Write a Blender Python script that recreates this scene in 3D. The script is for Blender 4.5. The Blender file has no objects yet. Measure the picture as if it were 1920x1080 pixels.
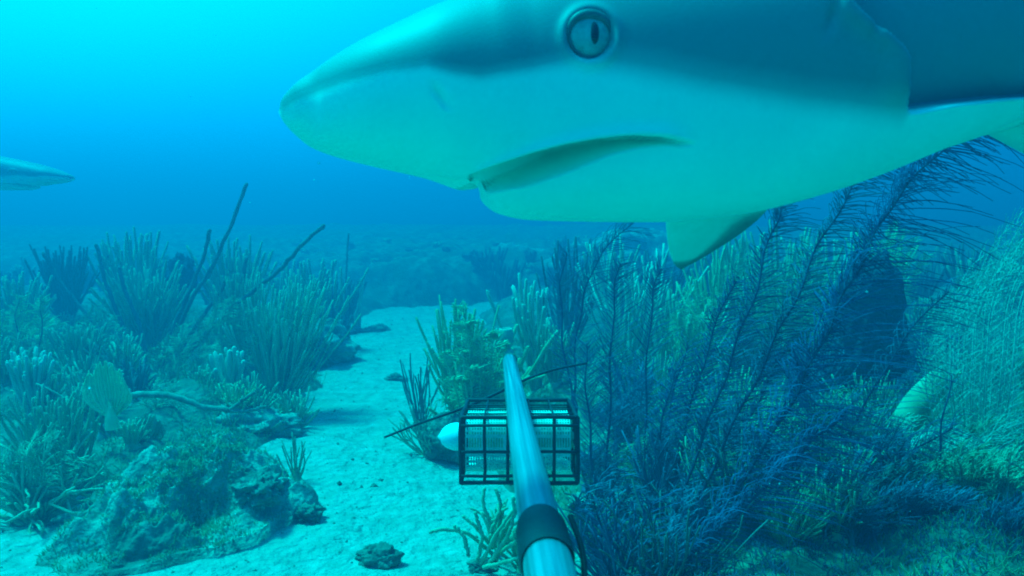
import bpy, math, random
import numpy as np
from mathutils import Vector, Matrix

# ------------------------------------------------------------------ camera, water light, sun, exposure
SC = bpy.context.scene
COL = SC.collection
F = 1371.0                      # focal length in pixels of the 1920 px wide photograph
CAMH = 0.80                     # camera height over the sand
PITCH = math.atan(110.0 / F)    # looking a little down
cam_d = bpy.data.cameras.new("camera")
cam = bpy.data.objects.new("camera", cam_d)
COL.objects.link(cam)
cam.location = (0, 0, CAMH)
cam.rotation_euler = (math.pi / 2 - PITCH, 0, 0)
cam_d.sensor_width = 36.0
cam_d.lens = F / 1920.0 * 36.0
cam_d.clip_start = 0.02
cam_d.clip_end = 500
cam_d.dof.use_dof = True
cam_d.dof.focus_distance = 2.3
cam_d.dof.aperture_fstop = 13.0
SC.camera = cam

SUN_DIR = Vector((-0.42, 0.16, 0.95)).normalized()      # towards the sun
GLOW_DIR = Vector((-0.55, 0.38, 0.75)).normalized()     # brightest water: refracted light, up and left
w = bpy.data.worlds.new("World")
SC.world = w
w.use_nodes = True
nt = w.node_tree
nt.nodes.clear()
out = nt.nodes.new("ShaderNodeOutputWorld")
bg = nt.nodes.new("ShaderNodeBackground")
tc = nt.nodes.new("ShaderNodeTexCoord")
dot = nt.nodes.new("ShaderNodeVectorMath"); dot.operation = 'DOT_PRODUCT'
dot.inputs[1].default_value = GLOW_DIR
nt.links.new(tc.outputs["Generated"], dot.inputs[0])
ramp = nt.nodes.new("ShaderNodeValToRGB")
nt.links.new(dot.outputs["Value"], ramp.inputs["Fac"])
cr = ramp.color_ramp
cr.interpolation = 'EASE'
cr.elements[0].position = 0.0;  cr.elements[0].color = (0.0, 0.10, 0.33, 1)
cr.elements[1].position = 1.0;  cr.elements[1].color = (0.0, 1.06, 1.15, 1)
for p, c in ((0.30, (0.0, 0.15, 0.47, 1)), (0.58, (0.0, 0.42, 0.86, 1)), (0.80, (0.0, 0.70, .95, 1))):
    e = cr.elements.new(p); e.color = c
nt.links.new(ramp.outputs["Color"], bg.inputs["Color"])
bg.inputs["Strength"].default_value = 1.0
nt.links.new(bg.outputs[0], out.inputs["Surface"])

sun_d = bpy.data.lights.new("sun", 'SUN')
sun = bpy.data.objects.new("sun", sun_d)
COL.objects.link(sun)
sun_d.energy = 3.8
sun_d.angle = math.radians(9)
sun_d.color = (0.0, 1.0, 0.90)                          # red is gone after metres of sea water
sun.rotation_euler = SUN_DIR.to_track_quat('Z', 'Y').to_euler()

SC.view_settings.view_transform = 'Standard'
SC.view_settings.look = 'None'
SC.view_settings.gamma = 1.0
SC.view_settings.exposure = 1.30
SC.cycles.use_denoising = True
SC.cycles.max_bounces = 6
SC.cycles.diffuse_bounces = 3
SC.cycles.volume_bounces = 0
SC.cycles.transparent_max_bounces = 8
SC.cycles.caustics_reflective = False
SC.cycles.caustics_refractive = False
SC.cycles.filter_width = 1.9

# ------------------------------------------------------------------ helpers
R = random.Random(7)
NR = np.random.default_rng(11)
cp, sp = math.cos(PITCH), math.sin(PITCH)


def cs(x, y, d):
    """camera-space metres (right, up, depth) -> world"""
    return np.stack([np.asarray(x, float) + 0 * np.asarray(d), np.asarray(d) * cp + np.asarray(y) * sp,
                     CAMH - np.asarray(d) * sp + np.asarray(y) * cp], -1)


def at(px, py, d):
    """photo pixel at depth d -> world point"""
    return cs((px - 960) / F * d, (540 - py) / F * d, d)


def hsh(i, j, k, s):
    n = (i * 374761393 + j * 668265263 + k * 2147483647 + s * 1274126177) & 0xffffffff
    n = ((n ^ (n >> 13)) * 1274126177) & 0xffffffff
    n = (n ^ (n >> 16)) & 0xffffffff
    return n / 4294967295.0


def vnoise(P, f=1.0, s=0):
    P = np.asarray(P, float) * f
    i = np.floor(P).astype(np.int64); t = P - i
    t = t * t * (3 - 2 * t)
    r = 0
    for a in (0, 1):
        for b in (0, 1):
            for c in (0, 1):
                wgt = (t[..., 0] if a else 1 - t[..., 0]) * (t[..., 1] if b else 1 - t[..., 1]) * (t[..., 2] if c else 1 - t[..., 2])
                r = r + wgt * hsh(i[..., 0] + a, i[..., 1] + b, i[..., 2] + c, s)
    return r * 2 - 1


def fbm(P, f=1.0, o=4, s=0):
    r = 0; a = 1
    for k in range(o):
        r = r + a * vnoise(P, f, s + k); f *= 2.1; a *= 0.5
    return r


def sstep(a, b, x):
    t = np.clip((np.asarray(x, float) - a) / (b - a), 0, 1)
    return t * t * (3 - 2 * t)


class MB:
    """collects vertices and faces and links them as one mesh object"""
    def __init__(s):
        s.v = []; s.q = []; s.t = []; s.n = 0

    def add(s, V, Q=None, T=None):
        V = np.asarray(V, float).reshape(-1, 3)
        if Q is not None and len(Q): s.q.append(np.asarray(Q, np.int64).reshape(-1, 4) + s.n)
        if T is not None and len(T): s.t.append(np.asarray(T, np.int64).reshape(-1, 3) + s.n)
        s.v.append(V); s.n += len(V)

    def tubes(s, P, Rd, k=5, cap=True):
        """P (T,n,3) polylines, Rd (T,n) radii"""
        P = np.asarray(P, float)
        if P.ndim == 2: P = P[None]
        T, n, _ = P.shape
        Rd = np.broadcast_to(np.asarray(Rd, float), (T, n))
        tan = np.gradient(P, axis=1)
        tan /= np.linalg.norm(tan, axis=2, keepdims=True) + 1e-9
        ref = np.where(np.abs(tan.mean(1, keepdims=True)[..., 2:3]) < 0.85, np.array([0, 0, 1.0]), np.array([1.0, 0, 0]))
        a = np.cross(tan, ref); a /= np.linalg.norm(a, axis=2, keepdims=True) + 1e-9
        b = np.cross(tan, a)
        ang = np.arange(k) * 2 * math.pi / k
        V = P[:, :, None] + Rd[:, :, None, None] * (a[:, :, None] * np.cos(ang)[:, None] + b[:, :, None] * np.sin(ang)[:, None])
        base = (np.arange(T) * n * k)[:, None, None]
        i = (np.arange(n - 1) * k)[None, :, None]; j = np.arange(k)[None, None]
        j2 = (j + 1) % k
        Q = np.stack([base + i + j, base + i + j2, base + i + k + j2, base + i + k + j], -1)
        V = V.reshape(-1, 3); Tt = None
        if cap:
            tip = P[:, -1] + tan[:, -1] * Rd[:, -1:] * 0.8
            ti = T * n * k + np.arange(T)[:, None]
            l = (np.arange(T) * n * k + (n - 1) * k)[:, None]
            jj = np.arange(k)[None]
            Tt = np.stack([l + jj, l + (jj + 1) % k, np.broadcast_to(ti, (T, k))], -1).reshape(-1, 3)
            V = np.concatenate([V, tip])
        s.add(V, Q.reshape(-1, 4), Tt)
        return s

    def box(s, c, h, rot=None):
        c = np.asarray(c, float); h = np.asarray(h, float)
        V = np.array([[x, y, z] for z in (-1, 1) for y in (-1, 1) for x in (-1, 1)], float) * h
        if rot is not None: V = V @ np.asarray(rot).T
        s.add(V + c, [(0, 2, 3, 1), (4, 5, 7, 6), (0, 1, 5, 4), (2, 6, 7, 3), (0, 4, 6, 2), (1, 3, 7, 5)])
        return s

    def grid(s, V, wrap=False):
        """V (a,b,3) -> quads"""
        a, b, _ = V.shape
        i = np.arange(a - 1)[:, None]; j = np.arange(b if wrap else b - 1)[None]
        j2 = (j + 1) % b
        s.add(V, np.stack([i * b + j, i * b + j2, (i + 1) * b + j2, (i + 1) * b + j], -1).reshape(-1, 4))
        return s

    def build(s, name, mat, parent=None, loc=None, smooth=True, attr=None):
        V = np.concatenate(s.v) if s.v else np.zeros((0, 3))
        me = bpy.data.meshes.new(name)
        Q = np.concatenate(s.q) if s.q else np.zeros((0, 4), np.int64)
        T = np.concatenate(s.t) if s.t else np.zeros((0, 3), np.int64)
        me.vertices.add(len(V)); me.vertices.foreach_set("co", V.ravel())
        nl = Q.size + T.size
        me.loops.add(nl)
        me.loops.foreach_set("vertex_index", np.concatenate([Q.ravel(), T.ravel()]).astype(np.int32))
        me.polygons.add(len(Q) + len(T))
        me.polygons.foreach_set("loop_start", np.concatenate([np.arange(len(Q)) * 4, Q.size + np.arange(len(T)) * 3]).astype(np.int32))
        me.update(calc_edges=True)
        if smooth: me.polygons.foreach_set("use_smooth", np.ones(len(me.polygons), bool))
        if attr is not None:
            A = me.attributes.new("pigment", 'FLOAT', 'POINT')
            A.data.foreach_set("value", np.asarray(attr, np.float32).ravel())
        if mat: me.materials.append(mat)
        return link(name, me, parent, loc)


def link(name, me, parent=None, loc=None):
    o = bpy.data.objects.new(name, me)
    COL.objects.link(o)
    if parent is not None: o.parent = parent
    if loc is not None: o.location = [float(q) for q in loc]
    return o


def tag(o, label=None, cat=None, group=None, kind=None):
    if label: o["label"] = label
    if cat: o["category"] = cat
    if group: o["group"] = group
    if kind: o["kind"] = kind
    return o


def thing(name, loc, label, cat, group=None):
    return tag(link(name, None, None, loc), label, cat, group)


# ------------------------------------------------------------------ materials
def mat(name, c1, c2, scale=20, rough=0.85, bump=0.3, bscale=60, spec=0.15, detail=5, c3=None, c3scale=4, dist=0.01):
    m = bpy.data.materials.new(name); m.use_nodes = True
    t = m.node_tree; b = t.nodes["Principled BSDF"]
    g = t.nodes.new("ShaderNodeNewGeometry")
    n = t.nodes.new("ShaderNodeTexNoise"); n.inputs["Scale"].default_value = scale; n.inputs["Detail"].default_value = detail
    t.links.new(g.outputs["Position"], n.inputs["Vector"])
    r = t.nodes.new("ShaderNodeValToRGB")
    r.color_ramp.elements[0].position = 0.33; r.color_ramp.elements[0].color = (*c1, 1)
    r.color_ramp.elements[1].position = 0.67; r.color_ramp.elements[1].color = (*c2, 1)
    t.links.new(n.outputs["Fac"], r.inputs["Fac"])
    colr = r.outputs["Color"]
    if c3 is not None:
        n3 = t.nodes.new("ShaderNodeTexNoise"); n3.inputs["Scale"].default_value = c3scale; n3.inputs["Detail"].default_value = 6
        t.links.new(g.outputs["Position"], n3.inputs["Vector"])
        r3 = t.nodes.new("ShaderNodeValToRGB")
        r3.color_ramp.elements[0].position = 0.50; r3.color_ramp.elements[1].position = 0.62
        t.links.new(n3.outputs["Fac"], r3.inputs["Fac"])
        mx = t.nodes.new("ShaderNodeMix"); mx.data_type = 'RGBA'
        t.links.new(r3.outputs["Color"], mx.inputs["Factor"])
        t.links.new(colr, mx.inputs["A"]); mx.inputs["B"].default_value = (*c3, 1)
        colr = mx.outputs["Result"]
    t.links.new(colr, b.inputs["Base Color"])
    b.inputs["Roughness"].default_value = rough
    b.inputs["Specular IOR Level"].default_value = spec
    if bump:
        n2 = t.nodes.new("ShaderNodeTexNoise"); n2.inputs["Scale"].default_value = bscale; n2.inputs["Detail"].default_value = 6
        t.links.new(g.outputs["Position"], n2.inputs["Vector"])
        bp = t.nodes.new("ShaderNodeBump"); bp.inputs["Strength"].default_value = bump; bp.inputs["Distance"].default_value = dist
        t.links.new(n2.outputs["Fac"], bp.inputs["Height"]); t.links.new(bp.outputs["Normal"], b.inputs["Normal"])
    return m


M = {
    'sand': mat("sand", (.31, .335, .29), (.48, .49, .435), 16, .95, .9, 38, .05, 10, (.38, .42, .36), 3.5, dist=.03),
    'rock': mat("reef_rock", (.16, .22, .18), (.42, .50, .40), 14, .95, .9, 55, .05, 8, (.11, .16, .13), 5, dist=.02),
    'reef_floor': mat("reef_floor", (.06, .10, .08), (.20, .27, .20), 14, .95, .9, 45, .05, 8, (.09, .15, .10), 5, dist=.02),  # darker than the rock: plant shade put into the colour, plus algae cover
    'rubble': mat("rubble", (.10, .13, .11), (.24, .26, .21), 30, .95, .8, 90, .05, 6),
    'turf': mat("turf", (.13, .22, .12), (.30, .40, .22), 18, .9, 0),
    'green': mat("olive_coral", (.15, .32, .20), (.28, .48, .32), 12, .9, .5, 350, .05, dist=.004),
    'pale': mat("pale_coral", (.27, .46, .35), (.41, .61, .47), 12, .9, .5, 350, .05, dist=.004),
    'tan': mat("tan_coral", (.32, .37, .24), (.54, .57, .38), 15, .9, .5, 300, .05, dist=.004),
    'yellow': mat("yellow_green_coral", (.28, .44, .22), (.44, .60, .34), 16, .9, .4, 300, .05, dist=.004),
    'teal': mat("grey_teal_coral", (.27, .44, .37), (.42, .60, .50), 12, .9, .4, 300, .05, dist=.004),
    'leaf': mat("bright_fan", (.42, .60, .32), (.58, .78, .42), 20, .9, .4, 300, .05, dist=.004),
    'dark': mat("dark_rod_coral", (.08, .12, .12), (.15, .20, .20), 14, .9, .5, 300, .05, dist=.004),
    'purple': mat("purple_plume", (.10, .08, .18), (.17, .14, .30), 10, .85, 0, 300, .08),
    'slate': mat("slate_plume", (.10, .115, .19), (.17, .19, .30), 10, .85, 0, 300, .08),
    'stalk': mat("plume_stem", (.055, .05, .10), (.09, .085, .15), 30, .85, .4, 200, .08, dist=.003),
    'sponge': mat("dark_sponge", (.045, .05, .075), (.085, .09, .13), 14, .95, .9, 60, .03, dist=.02),
    'wood': mat("dead_branch", (.16, .18, .14), (.34, .36, .28), 40, .95, .7, 160, .05, dist=.005),
    'aluminium': mat("pole_tube", (.19, .23, .28), (.28, .32, .38), 6, .34, .1, 120, .5, dist=.001),
    'rubber': mat("black_rubber", (.012, .014, .02), (.025, .027, .035), 40, .55, .3, 200, .4, dist=.001),
    'wire': mat("coated_wire", (.008, .01, .02), (.02, .022, .03), 60, .5, .2, 200, .4, dist=.001),
    'plastic': mat("white_plastic", (.70, .72, .72), (.80, .82, .82), 20, .45, .1, 80, .4, dist=.001),
    'bait': mat("bait_mesh", (.50, .58, .52), (.74, .80, .73), 60, .8, .4, 300, .2, dist=.002),
    'rod': mat("dark_rod", (.008, .008, .02), (.02, .018, .04), 40, .6, 0, 300, .3),
    'pupil': mat("pupil", (.002, .002, .006), (.004, .004, .01), 40, .15, 0, 300, .5),
    'eyelid': mat("eyelid", (.07, .09, .10), (.12, .14, .15), 90, .5, .2, 300, .3, dist=.001),
}


def shark_skin():
    m = bpy.data.materials.new("shark_skin"); m.use_nodes = True
    t = m.node_tree; b = t.nodes["Principled BSDF"]
    a = t.nodes.new("ShaderNodeAttribute"); a.attribute_name = "pigment"
    tc = t.nodes.new("ShaderNodeTexCoord")
    n = t.nodes.new("ShaderNodeTexNoise"); n.inputs["Scale"].default_value = 9; n.inputs["Detail"].default_value = 7
    t.links.new(tc.outputs["Object"], n.inputs["Vector"])
    ad = t.nodes.new("ShaderNodeMath"); ad.operation = 'MULTIPLY_ADD'
    t.links.new(n.outputs["Fac"], ad.inputs[0]); ad.inputs[1].default_value = .22; 
    t.links.new(a.outputs["Fac"], ad.inputs[2])
    r = t.nodes.new("ShaderNodeValToRGB")
    e = r.color_ramp.elements
    e[0].position = .05; e[0].color = (.86, .92, .78, 1)
    e[1].position = 1.0; e[1].color = (.205, .225, .235, 1)
    k = e.new(.55); k.color = (.34, .38, .36, 1)
    t.links.new(ad.outputs[0], r.inputs["Fac"])
    t.links.new(r.outputs["Color"], b.inputs["Base Color"])
    b.inputs["Roughness"].default_value = .55
    b.inputs["Specular IOR Level"].default_value = .3
    n2 = t.nodes.new("ShaderNodeTexNoise"); n2.inputs["Scale"].default_value = 420; n2.inputs["Detail"].default_value = 3
    t.links.new(tc.outputs["Object"], n2.inputs["Vector"])
    bp = t.nodes.new("ShaderNodeBump"); bp.inputs["Strength"].default_value = .12; bp.inputs["Distance"].default_value = .001
    t.links.new(n2.outputs["Fac"], bp.inputs["Height"]); t.links.new(bp.outputs["Normal"], b.inputs["Normal"])
    return m


M['skin'] = shark_skin()
def pole_metal():
    mm = bpy.data.materials.new("sheen_streak_tube"); mm.use_nodes = True
    t = mm.node_tree; b = t.nodes["Principled BSDF"]
    tc = t.nodes.new("ShaderNodeTexCoord"); mp0 = t.nodes.new("ShaderNodeMapping"); mp0.inputs["Rotation"].default_value = (PITCH, 0, -.0235)
    mp = t.nodes.new("ShaderNodeMapping"); mp.inputs["Scale"].default_value = (110, 1.2, 110)
    t.links.new(tc.outputs["Object"], mp0.inputs["Vector"]); t.links.new(mp0.outputs["Vector"], mp.inputs["Vector"])
    n = t.nodes.new("ShaderNodeTexNoise"); n.inputs["Scale"].default_value = 1.6; n.inputs["Detail"].default_value = 8
    t.links.new(mp.outputs["Vector"], n.inputs["Vector"])
    r = t.nodes.new("ShaderNodeValToRGB")
    r.color_ramp.elements[0].position = .35; r.color_ramp.elements[0].color = (.19, .24, .28, 1)  # highlight streaks along the tube are put into the colour
    r.color_ramp.elements[1].position = .70; r.color_ramp.elements[1].color = (.50, .55, .60, 1)
    t.links.new(n.outputs["Fac"], r.inputs["Fac"]); t.links.new(r.outputs["Color"], b.inputs["Base Color"])
    b.inputs["Metallic"].default_value = .55
    r2 = t.nodes.new("ShaderNodeMapRange"); r2.inputs["To Min"].default_value = .16; r2.inputs["To Max"].default_value = .55
    t.links.new(n.outputs["Fac"], r2.inputs["Value"]); t.links.new(r2.outputs[0], b.inputs["Roughness"])
    return mm
M['aluminium'] = pole_metal()
M['iris'] = mat("iris", (.20, .26, .24), (.34, .42, .38), 120, .25, 0, 300, .5)

# ------------------------------------------------------------------ the sea floor and the reef banks
LY = ([1.2, 2.2, 2.6, 3.3, 4.8, 6.5, 8.0, 14], [-1.6, -.95, -.82, -1.0, -1.16, -1.32, -1.2, -1.2])
RY = ([0.5, 1.7, 2.2, 2.6, 3.5, 4.4, 6.0, 7.8, 14], [.30, .16, .04, -.24, -.28, -.30, -.30, -.22, -.2])


def sand_h(x, y):
    P = np.stack([x, y, 0 * x], -1)
    return .030 * fbm(P, .9, 3, 3) + .014 * fbm(P, 4.0, 3, 9) + .006 * fbm(P, 15, 3, 21)


def bank_h(x, y):
    P = np.stack([x, y, 0 * x], -1)
    sl = np.interp(y, *LY) - x + .10 * fbm(P, 3.0, 3, 31)
    sr = x - np.interp(y, *RY) + .10 * fbm(P, 3.0, 3, 37)
    sf = (y - 7.9) + .35 * fbm(P, 1.5, 3, 41)
    ml = sstep(-.05, .45, sl) * sstep(1.9, 2.7, y)
    mr = sstep(-.05, .40, sr) * sstep(.3, 1.0, y)
    mf = sstep(0, .8, sf)
    h = np.maximum(np.maximum(ml * (.15 + .03 * np.clip(sl, 0, 3)), mr * (.11 + .04 * np.clip(sr, 0, 3))), mf * (.45 + .07 * np.clip(sf, 0, 6)))
    pk = 1 - .97 * np.exp(-(((x - .62) / .26) ** 2 + ((y - 3.6) / .50) ** 2) ** 2) - .97 * np.exp(-(((x - .78) / .16) ** 2 + ((y - 2.45) / .22) ** 2) ** 2)
    h = h * pk; mr = mr * pk
    m = np.maximum(np.maximum(ml, mr), mf)
    return sand_h(x, y) * (1 - m) + h + m * (.06 * fbm(P, 2.6, 3, 51) + .028 * fbm(P, 8, 4, 55)) - .045 * (1 - sstep(0, .25, m))


def H(x, y):
    x = np.asarray(x, float); y = np.asarray(y, float)
    return np.maximum(sand_h(x, y), bank_h(x, y))


def axis(lo, a, b, hi, step, far):
    l = a - np.geomspace(step, a - lo + step, far)[1:][::-1] + step
    r = b + np.geomspace(step, hi - b + step, far)[1:] - step
    return np.concatenate([np.minimum(l, a - 1e-3), np.arange(a, b, step), np.maximum(r, b)])


def heightfield(name, fn, xs, ys, m):
    X, Y = np.meshgrid(xs, ys, indexing='ij')
    b = MB(); b.grid(np.stack([X, Y, fn(X, Y)], -1))
    return b.build(name, m)


g = heightfield("sea_floor", sand_h, axis(-40, -2.4, 1.0, 40, .024, 26), axis(-20, 1.0, 9.0, 60, .032, 26), M['sand'])
tag(g, kind='structure', label='pale sand sea floor running back as a channel between the reef banks')
g = heightfield("reef_terrain", bank_h, axis(-12, -5, 5, 12, .04, 14), axis(.0, .6, 11, 24, .04, 14), M['reef_floor'])
tag(g, kind='structure', label='low rocky reef banks on both sides of the sand channel')

# ------------------------------------------------------------------ the water
hb = MB(); hb.box((0, 20, .6), (43, 43, 1.85))
hm = bpy.data.materials.new("sea_water"); hm.use_nodes = True
t = hm.node_tree; t.nodes.clear()
o = t.nodes.new("ShaderNodeOutputMaterial"); pv = t.nodes.new("ShaderNodeVolumePrincipled")
pv.inputs["Color"].default_value = (.19, .345, .68, 1)
pv.inputs["Density"].default_value = .170
pv.inputs["Anisotropy"].default_value = .35
t.links.new(pv.outputs[0], o.inputs["Volume"])
hz = hb.build("haze", hm, smooth=False)
tag(hz, 'blue water thick with scattered light between the reef and the lens', None, None, 'stuff')
hz.visible_shadow = True


# ------------------------------------------------------------------ sharks
def smooth1(a, n):
    k = np.hanning(2 * n + 3)[1:-1]; k /= k.sum()
    return np.convolve(np.pad(a, n, mode='edge'), k, mode='valid')


def fin(root_le, root_te, tip_le, tip_te, thick, bow=(0, 0, 0), n=26, m=22, le_bow=0.0, te_bow=0.0):
    """a tapering fin of real thickness; returns vertices (n, 2m, 3) as closed sections and span/chord/side values"""
    root_le, root_te, tip_le, tip_te, bow = [np.asarray(q, float) for q in (root_le, root_te, tip_le, tip_te, bow)]
    s = np.linspace(0, 1, n)[:, None]
    le = root_le + (tip_le - root_le) * s + bow * (s * (1 - s) * 4)
    te = root_te + (tip_te - root_te) * s + bow * (s * (1 - s) * 4)
    ch = te - le
    le = le - ch * (le_bow * (s * (1 - s) * 4)); te = te + ch * (te_bow * (s * (1 - s) * 4))
    ch = te - le
    nrm = np.cross(ch, (tip_le + tip_te - root_le - root_te)[None]); nrm /= np.linalg.norm(nrm, axis=1, keepdims=True)
    u = (1 - np.cos(np.linspace(0, math.pi, m))) / 2
    th = 1.6 * np.sqrt(u + 1e-6) * (1 - u) ** 1.1
    shrink = np.sqrt(np.clip(1 - s ** 6, 0.02, 1))
    mid = (le + te) / 2
    V = []; S = []
    for side, uu, tt in ((1, u, th), (-1, u[::-1][1:-1], th[::-1][1:-1])):
        c = le[:, None] + ch[:, None] * uu[None, :, None]
        c = mid[:, None] + (c - mid[:, None]) * shrink[:, :, None]
        V.append(c + side * nrm[:, None] * (tt[None, :, None] * thick * (1 - .75 * s[:, :, None])))
        S.append(np.stack(np.broadcast_arrays(s, uu[None], np.array(float(side))), -1))
    return np.concatenate(V, 1), np.concatenate(S, 1)


def shark(label, group):
    # stations given as photo pixels with the depth of the spine: head first, body curving away
    st = np.array([  # x, top, bottom, depth, half width
        (524, 207, 209, .600, .000), (536, 181, 234, .601, .018), (560, 157, 256, .603, .0315), (600, 130, 279, .608, .047),
        (700, 77, 306, .618, .074), (800, 34, 326, .628, .092), (870, 8, 338, .634, .098), (893, 0, 344, .636, .100),
        (903, -4, 368, .637, .101), (918, -9, 388, .638, .102), (945, -16, 402, .641, .103), (1000, -34, 411, .646, .106),
        (1110, -62, 413, .656, .112), (1250, -95, 414, .672, .120), (1400, -120, 400, .690, .129), (1500, -134, 375, .704, .135),
        (1600, -146, 340, .722, .141), (1680, -154, 306, .738, .145), (1716, -156, 291, .746, .145),
        (1760, -158, 274, .762, .142), (1850, -160, 243, .80, .136), (1950, -162, 212, .85, .128)])
    X = (st[:, 0] - 960) / F * st[:, 3]
    top = (540 - st[:, 1]) / F * st[:, 3]; bot = (540 - st[:, 2]) / F * st[:, 3]
    rear = np.array([  # camera-space x, top, bottom, depth, half width
        (.75, .385, .155, .95, .108), (.93, .40, .17, 1.07, .104), (1.12, .405, .20, 1.18, .092), (1.32, .40, .235, 1.28, .074),
        (1.52, .395, .275, 1.36, .052), (1.70, .392, .308, 1.42, .034), (1.86, .395, .330, 1.46, .022), (1.96, .398, .345, 1.48, .014)])
    X = np.concatenate([X, rear[:, 0]]); top = np.concatenate([top, rear[:, 1]]); bot = np.concatenate([bot, rear[:, 2]])
    D = np.concatenate([st[:, 3], rear[:, 3]]); W = np.concatenate([st[:, 4], rear[:, 4]])
    a, e = X[0], X[-1]
    head_end = .47
    xs = np.concatenate([a + (.02) * np.linspace(0, 1, 18) ** 2, np.arange(a + .0215, head_end, .0024), np.linspace(head_end, e, 150)[1:]])
    N = len(xs)
    def pchip(x, xp, yp):
        h = np.diff(xp); dl = np.diff(yp) / h
        dv = np.zeros(len(xp)); w1 = 2 * h[1:] + h[:-1]; w2 = h[1:] + 2 * h[:-1]
        ok = dl[1:] * dl[:-1] > 0
        dv[1:-1][ok] = ((w1 + w2) / (w1 / np.where(dl[:-1] == 0, 1, dl[:-1]) + w2 / np.where(dl[1:] == 0, 1, dl[1:])))[ok]
        dv[0], dv[-1] = dl[0], dl[-1]
        i = np.clip(np.searchsorted(xp, x) - 1, 0, len(h) - 1); t_ = (x - xp[i]) / h[i]
        return ((1 + 2 * t_) * (1 - t_) ** 2) * yp[i] + t_ * (1 - t_) ** 2 * h[i] * dv[i] + t_ * t_ * (3 - 2 * t_) * yp[i + 1] + t_ * t_ * (t_ - 1) * h[i] * dv[i + 1]
    q_ = lambda v: np.sqrt(np.maximum(v - a, 0))
    topi, boti, Di, Wi = [pchip(q_(xs), q_(X), q) for q in (top, bot, D, W)]
    def soft(v, n_head, n_rear):      # soften the kinks but keep the snout tip and chin
        s1 = smooth1(v, n_head); s2 = smooth1(v, n_rear)
        k = sstep(head_end - .05, head_end + .15, xs)
        r = s1 * (1 - k) + s2 * k
        f = sstep(a + .05, a + .16, xs)
        return v * (1 - f) + r * f
    topi = soft(topi, 4, 8); boti = soft(boti, 1, 8); Di = soft(Di, 6, 8); Wi = soft(Wi, 4, 8)
    px = 960 + xs / Di * F
    bs = smooth1(boti, 34)                                        # the cheek ignores the step of the chin
    k_ = sstep(a + .06, a + .14, xs); bs = boti * (1 - k_) + bs * k_
    hz_ = (topi - bs) / 2; zc = (topi + bs) / 2
    tan = np.stack([np.gradient(xs), 0 * xs, np.gradient(Di)], -1); tan /= np.linalg.norm(tan, axis=1, keepdims=True)
    lat = np.stack([tan[:, 2], 0 * xs, -tan[:, 0]], -1)          # towards the camera
    alip = np.zeros(N)
    for _ in range(12):
        wl = Wi * np.clip(np.cos(alip), .02, 1) ** np.where(alip < 0, .72, .86)
        pl = 960 + (xs + lat[:, 0] * wl) / (Di + lat[:, 2] * wl) * F
        ylip = np.interp(pl, [525, 850, 886, 920, 1000, 1060, 1110, 1160, 1200, 1250, 1300, 1400, 1700], [206, 332, 326, 313, 287, 272, 263, 257, 255, 257, 267, 285, 300])
        zlip = (540 - ylip) / F * (Di + lat[:, 2] * wl)
        alip = .5 * alip + .5 * np.arcsin(np.clip((zlip - zc) / np.maximum(hz_, 1e-4), -.985, .9))
    k_ = sstep(1300, 1600, pl); alip = alip * (1 - k_) + math.radians(-25) * k_
    nb, na = 84, 84
    mouth = sstep(880, 902, pl) * (1 - sstep(1240, 1310, pl))
    rows_b = np.linspace(0, 1, nb + 1)[:-1]; rows_a = np.linspace(0, 1, na)
    rows_s = rows_b[None] + (rows_b[None] == rows_b[-1]) * (mouth[:, None] > .02) * (1 / nb) * sstep(0, .25, mouth)[:, None] * .97
    ang = np.concatenate([-math.pi / 2 + (alip[:, None] + math.pi / 2) * rows_s, alip[:, None] + (math.pi / 2 - alip[:, None]) * rows_a[None]], 1)
    m_ = ang.shape[1]
    pig = np.zeros((N, m_)); rings = []
    c = np.cos(ang); sn = np.sin(ang)
    c = np.sign(c) * np.abs(c) ** np.where(sn < 0, .72, .86)
    wid = Wi[:, None] * c
    hgt = zc[:, None] + hz_[:, None] * sn + (boti - bs)[:, None] * np.concatenate([(1 - rows_b) ** 1.3, np.zeros(na)])[None]
    # below the lip the jaw is set in under the upper lip, coming back out towards the chin
    rb = np.concatenate([(1 - rows_b), -np.ones(na)])[None]       # 0 at the lip, 1 at the keel, -1 above
    r1 = (np.interp(pl, [880, 900, 940, 1000, 1100, 1200, 1310], [8, 20, 30, 31, 24, 15, 8]) / np.maximum((zlip - boti) / Di * F, 20))[:, None]
    dist = np.maximum((zlip - boti) / Di * F, 20)
    rt = (np.interp(pl, [880, 900, 940, 1000, 1080, 1150, 1230, 1310], [4, 10, 17, 19, 14, 8, 4, 2]) / dist)[:, None]
    slit = np.where(rb >= 0, 1 - sstep(rt * .55, rt * 1.8, rb), 0) * mouth[:, None] * (.012 + .046 * (1 - sstep(1060, 1290, pl)))[:, None]
    ramp_ = np.where(rb >= 0, np.exp(-np.clip(rb, 0, 1) / (1.1 * r1)), 0) * mouth[:, None] * (.006 + .022 * (1 - sstep(930, 1200, pl)))[:, None]
    inset = slit + ramp_
    lipbulge = np.where(rb < 0, np.exp(-((ang - alip[:, None]) / .07) ** 2), 0) * mouth[:, None] * .004
    inset = np.minimum(inset, .78 * np.abs(wid))
    hgt = hgt + .26 * np.minimum(slit, inset)              # the roof of the mouth rises behind the lip
    wid = wid * (1 + 0) - inset * np.sign(wid + 1e-9) + lipbulge
    wid = np.maximum(wid, 0)
    Dn = Di[:, None] - wid
    ypx = 540 - hgt / Dn * F
    pxg = 960 + (xs[:, None] + lat[:, 0][:, None] * wid) / Dn * F
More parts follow.
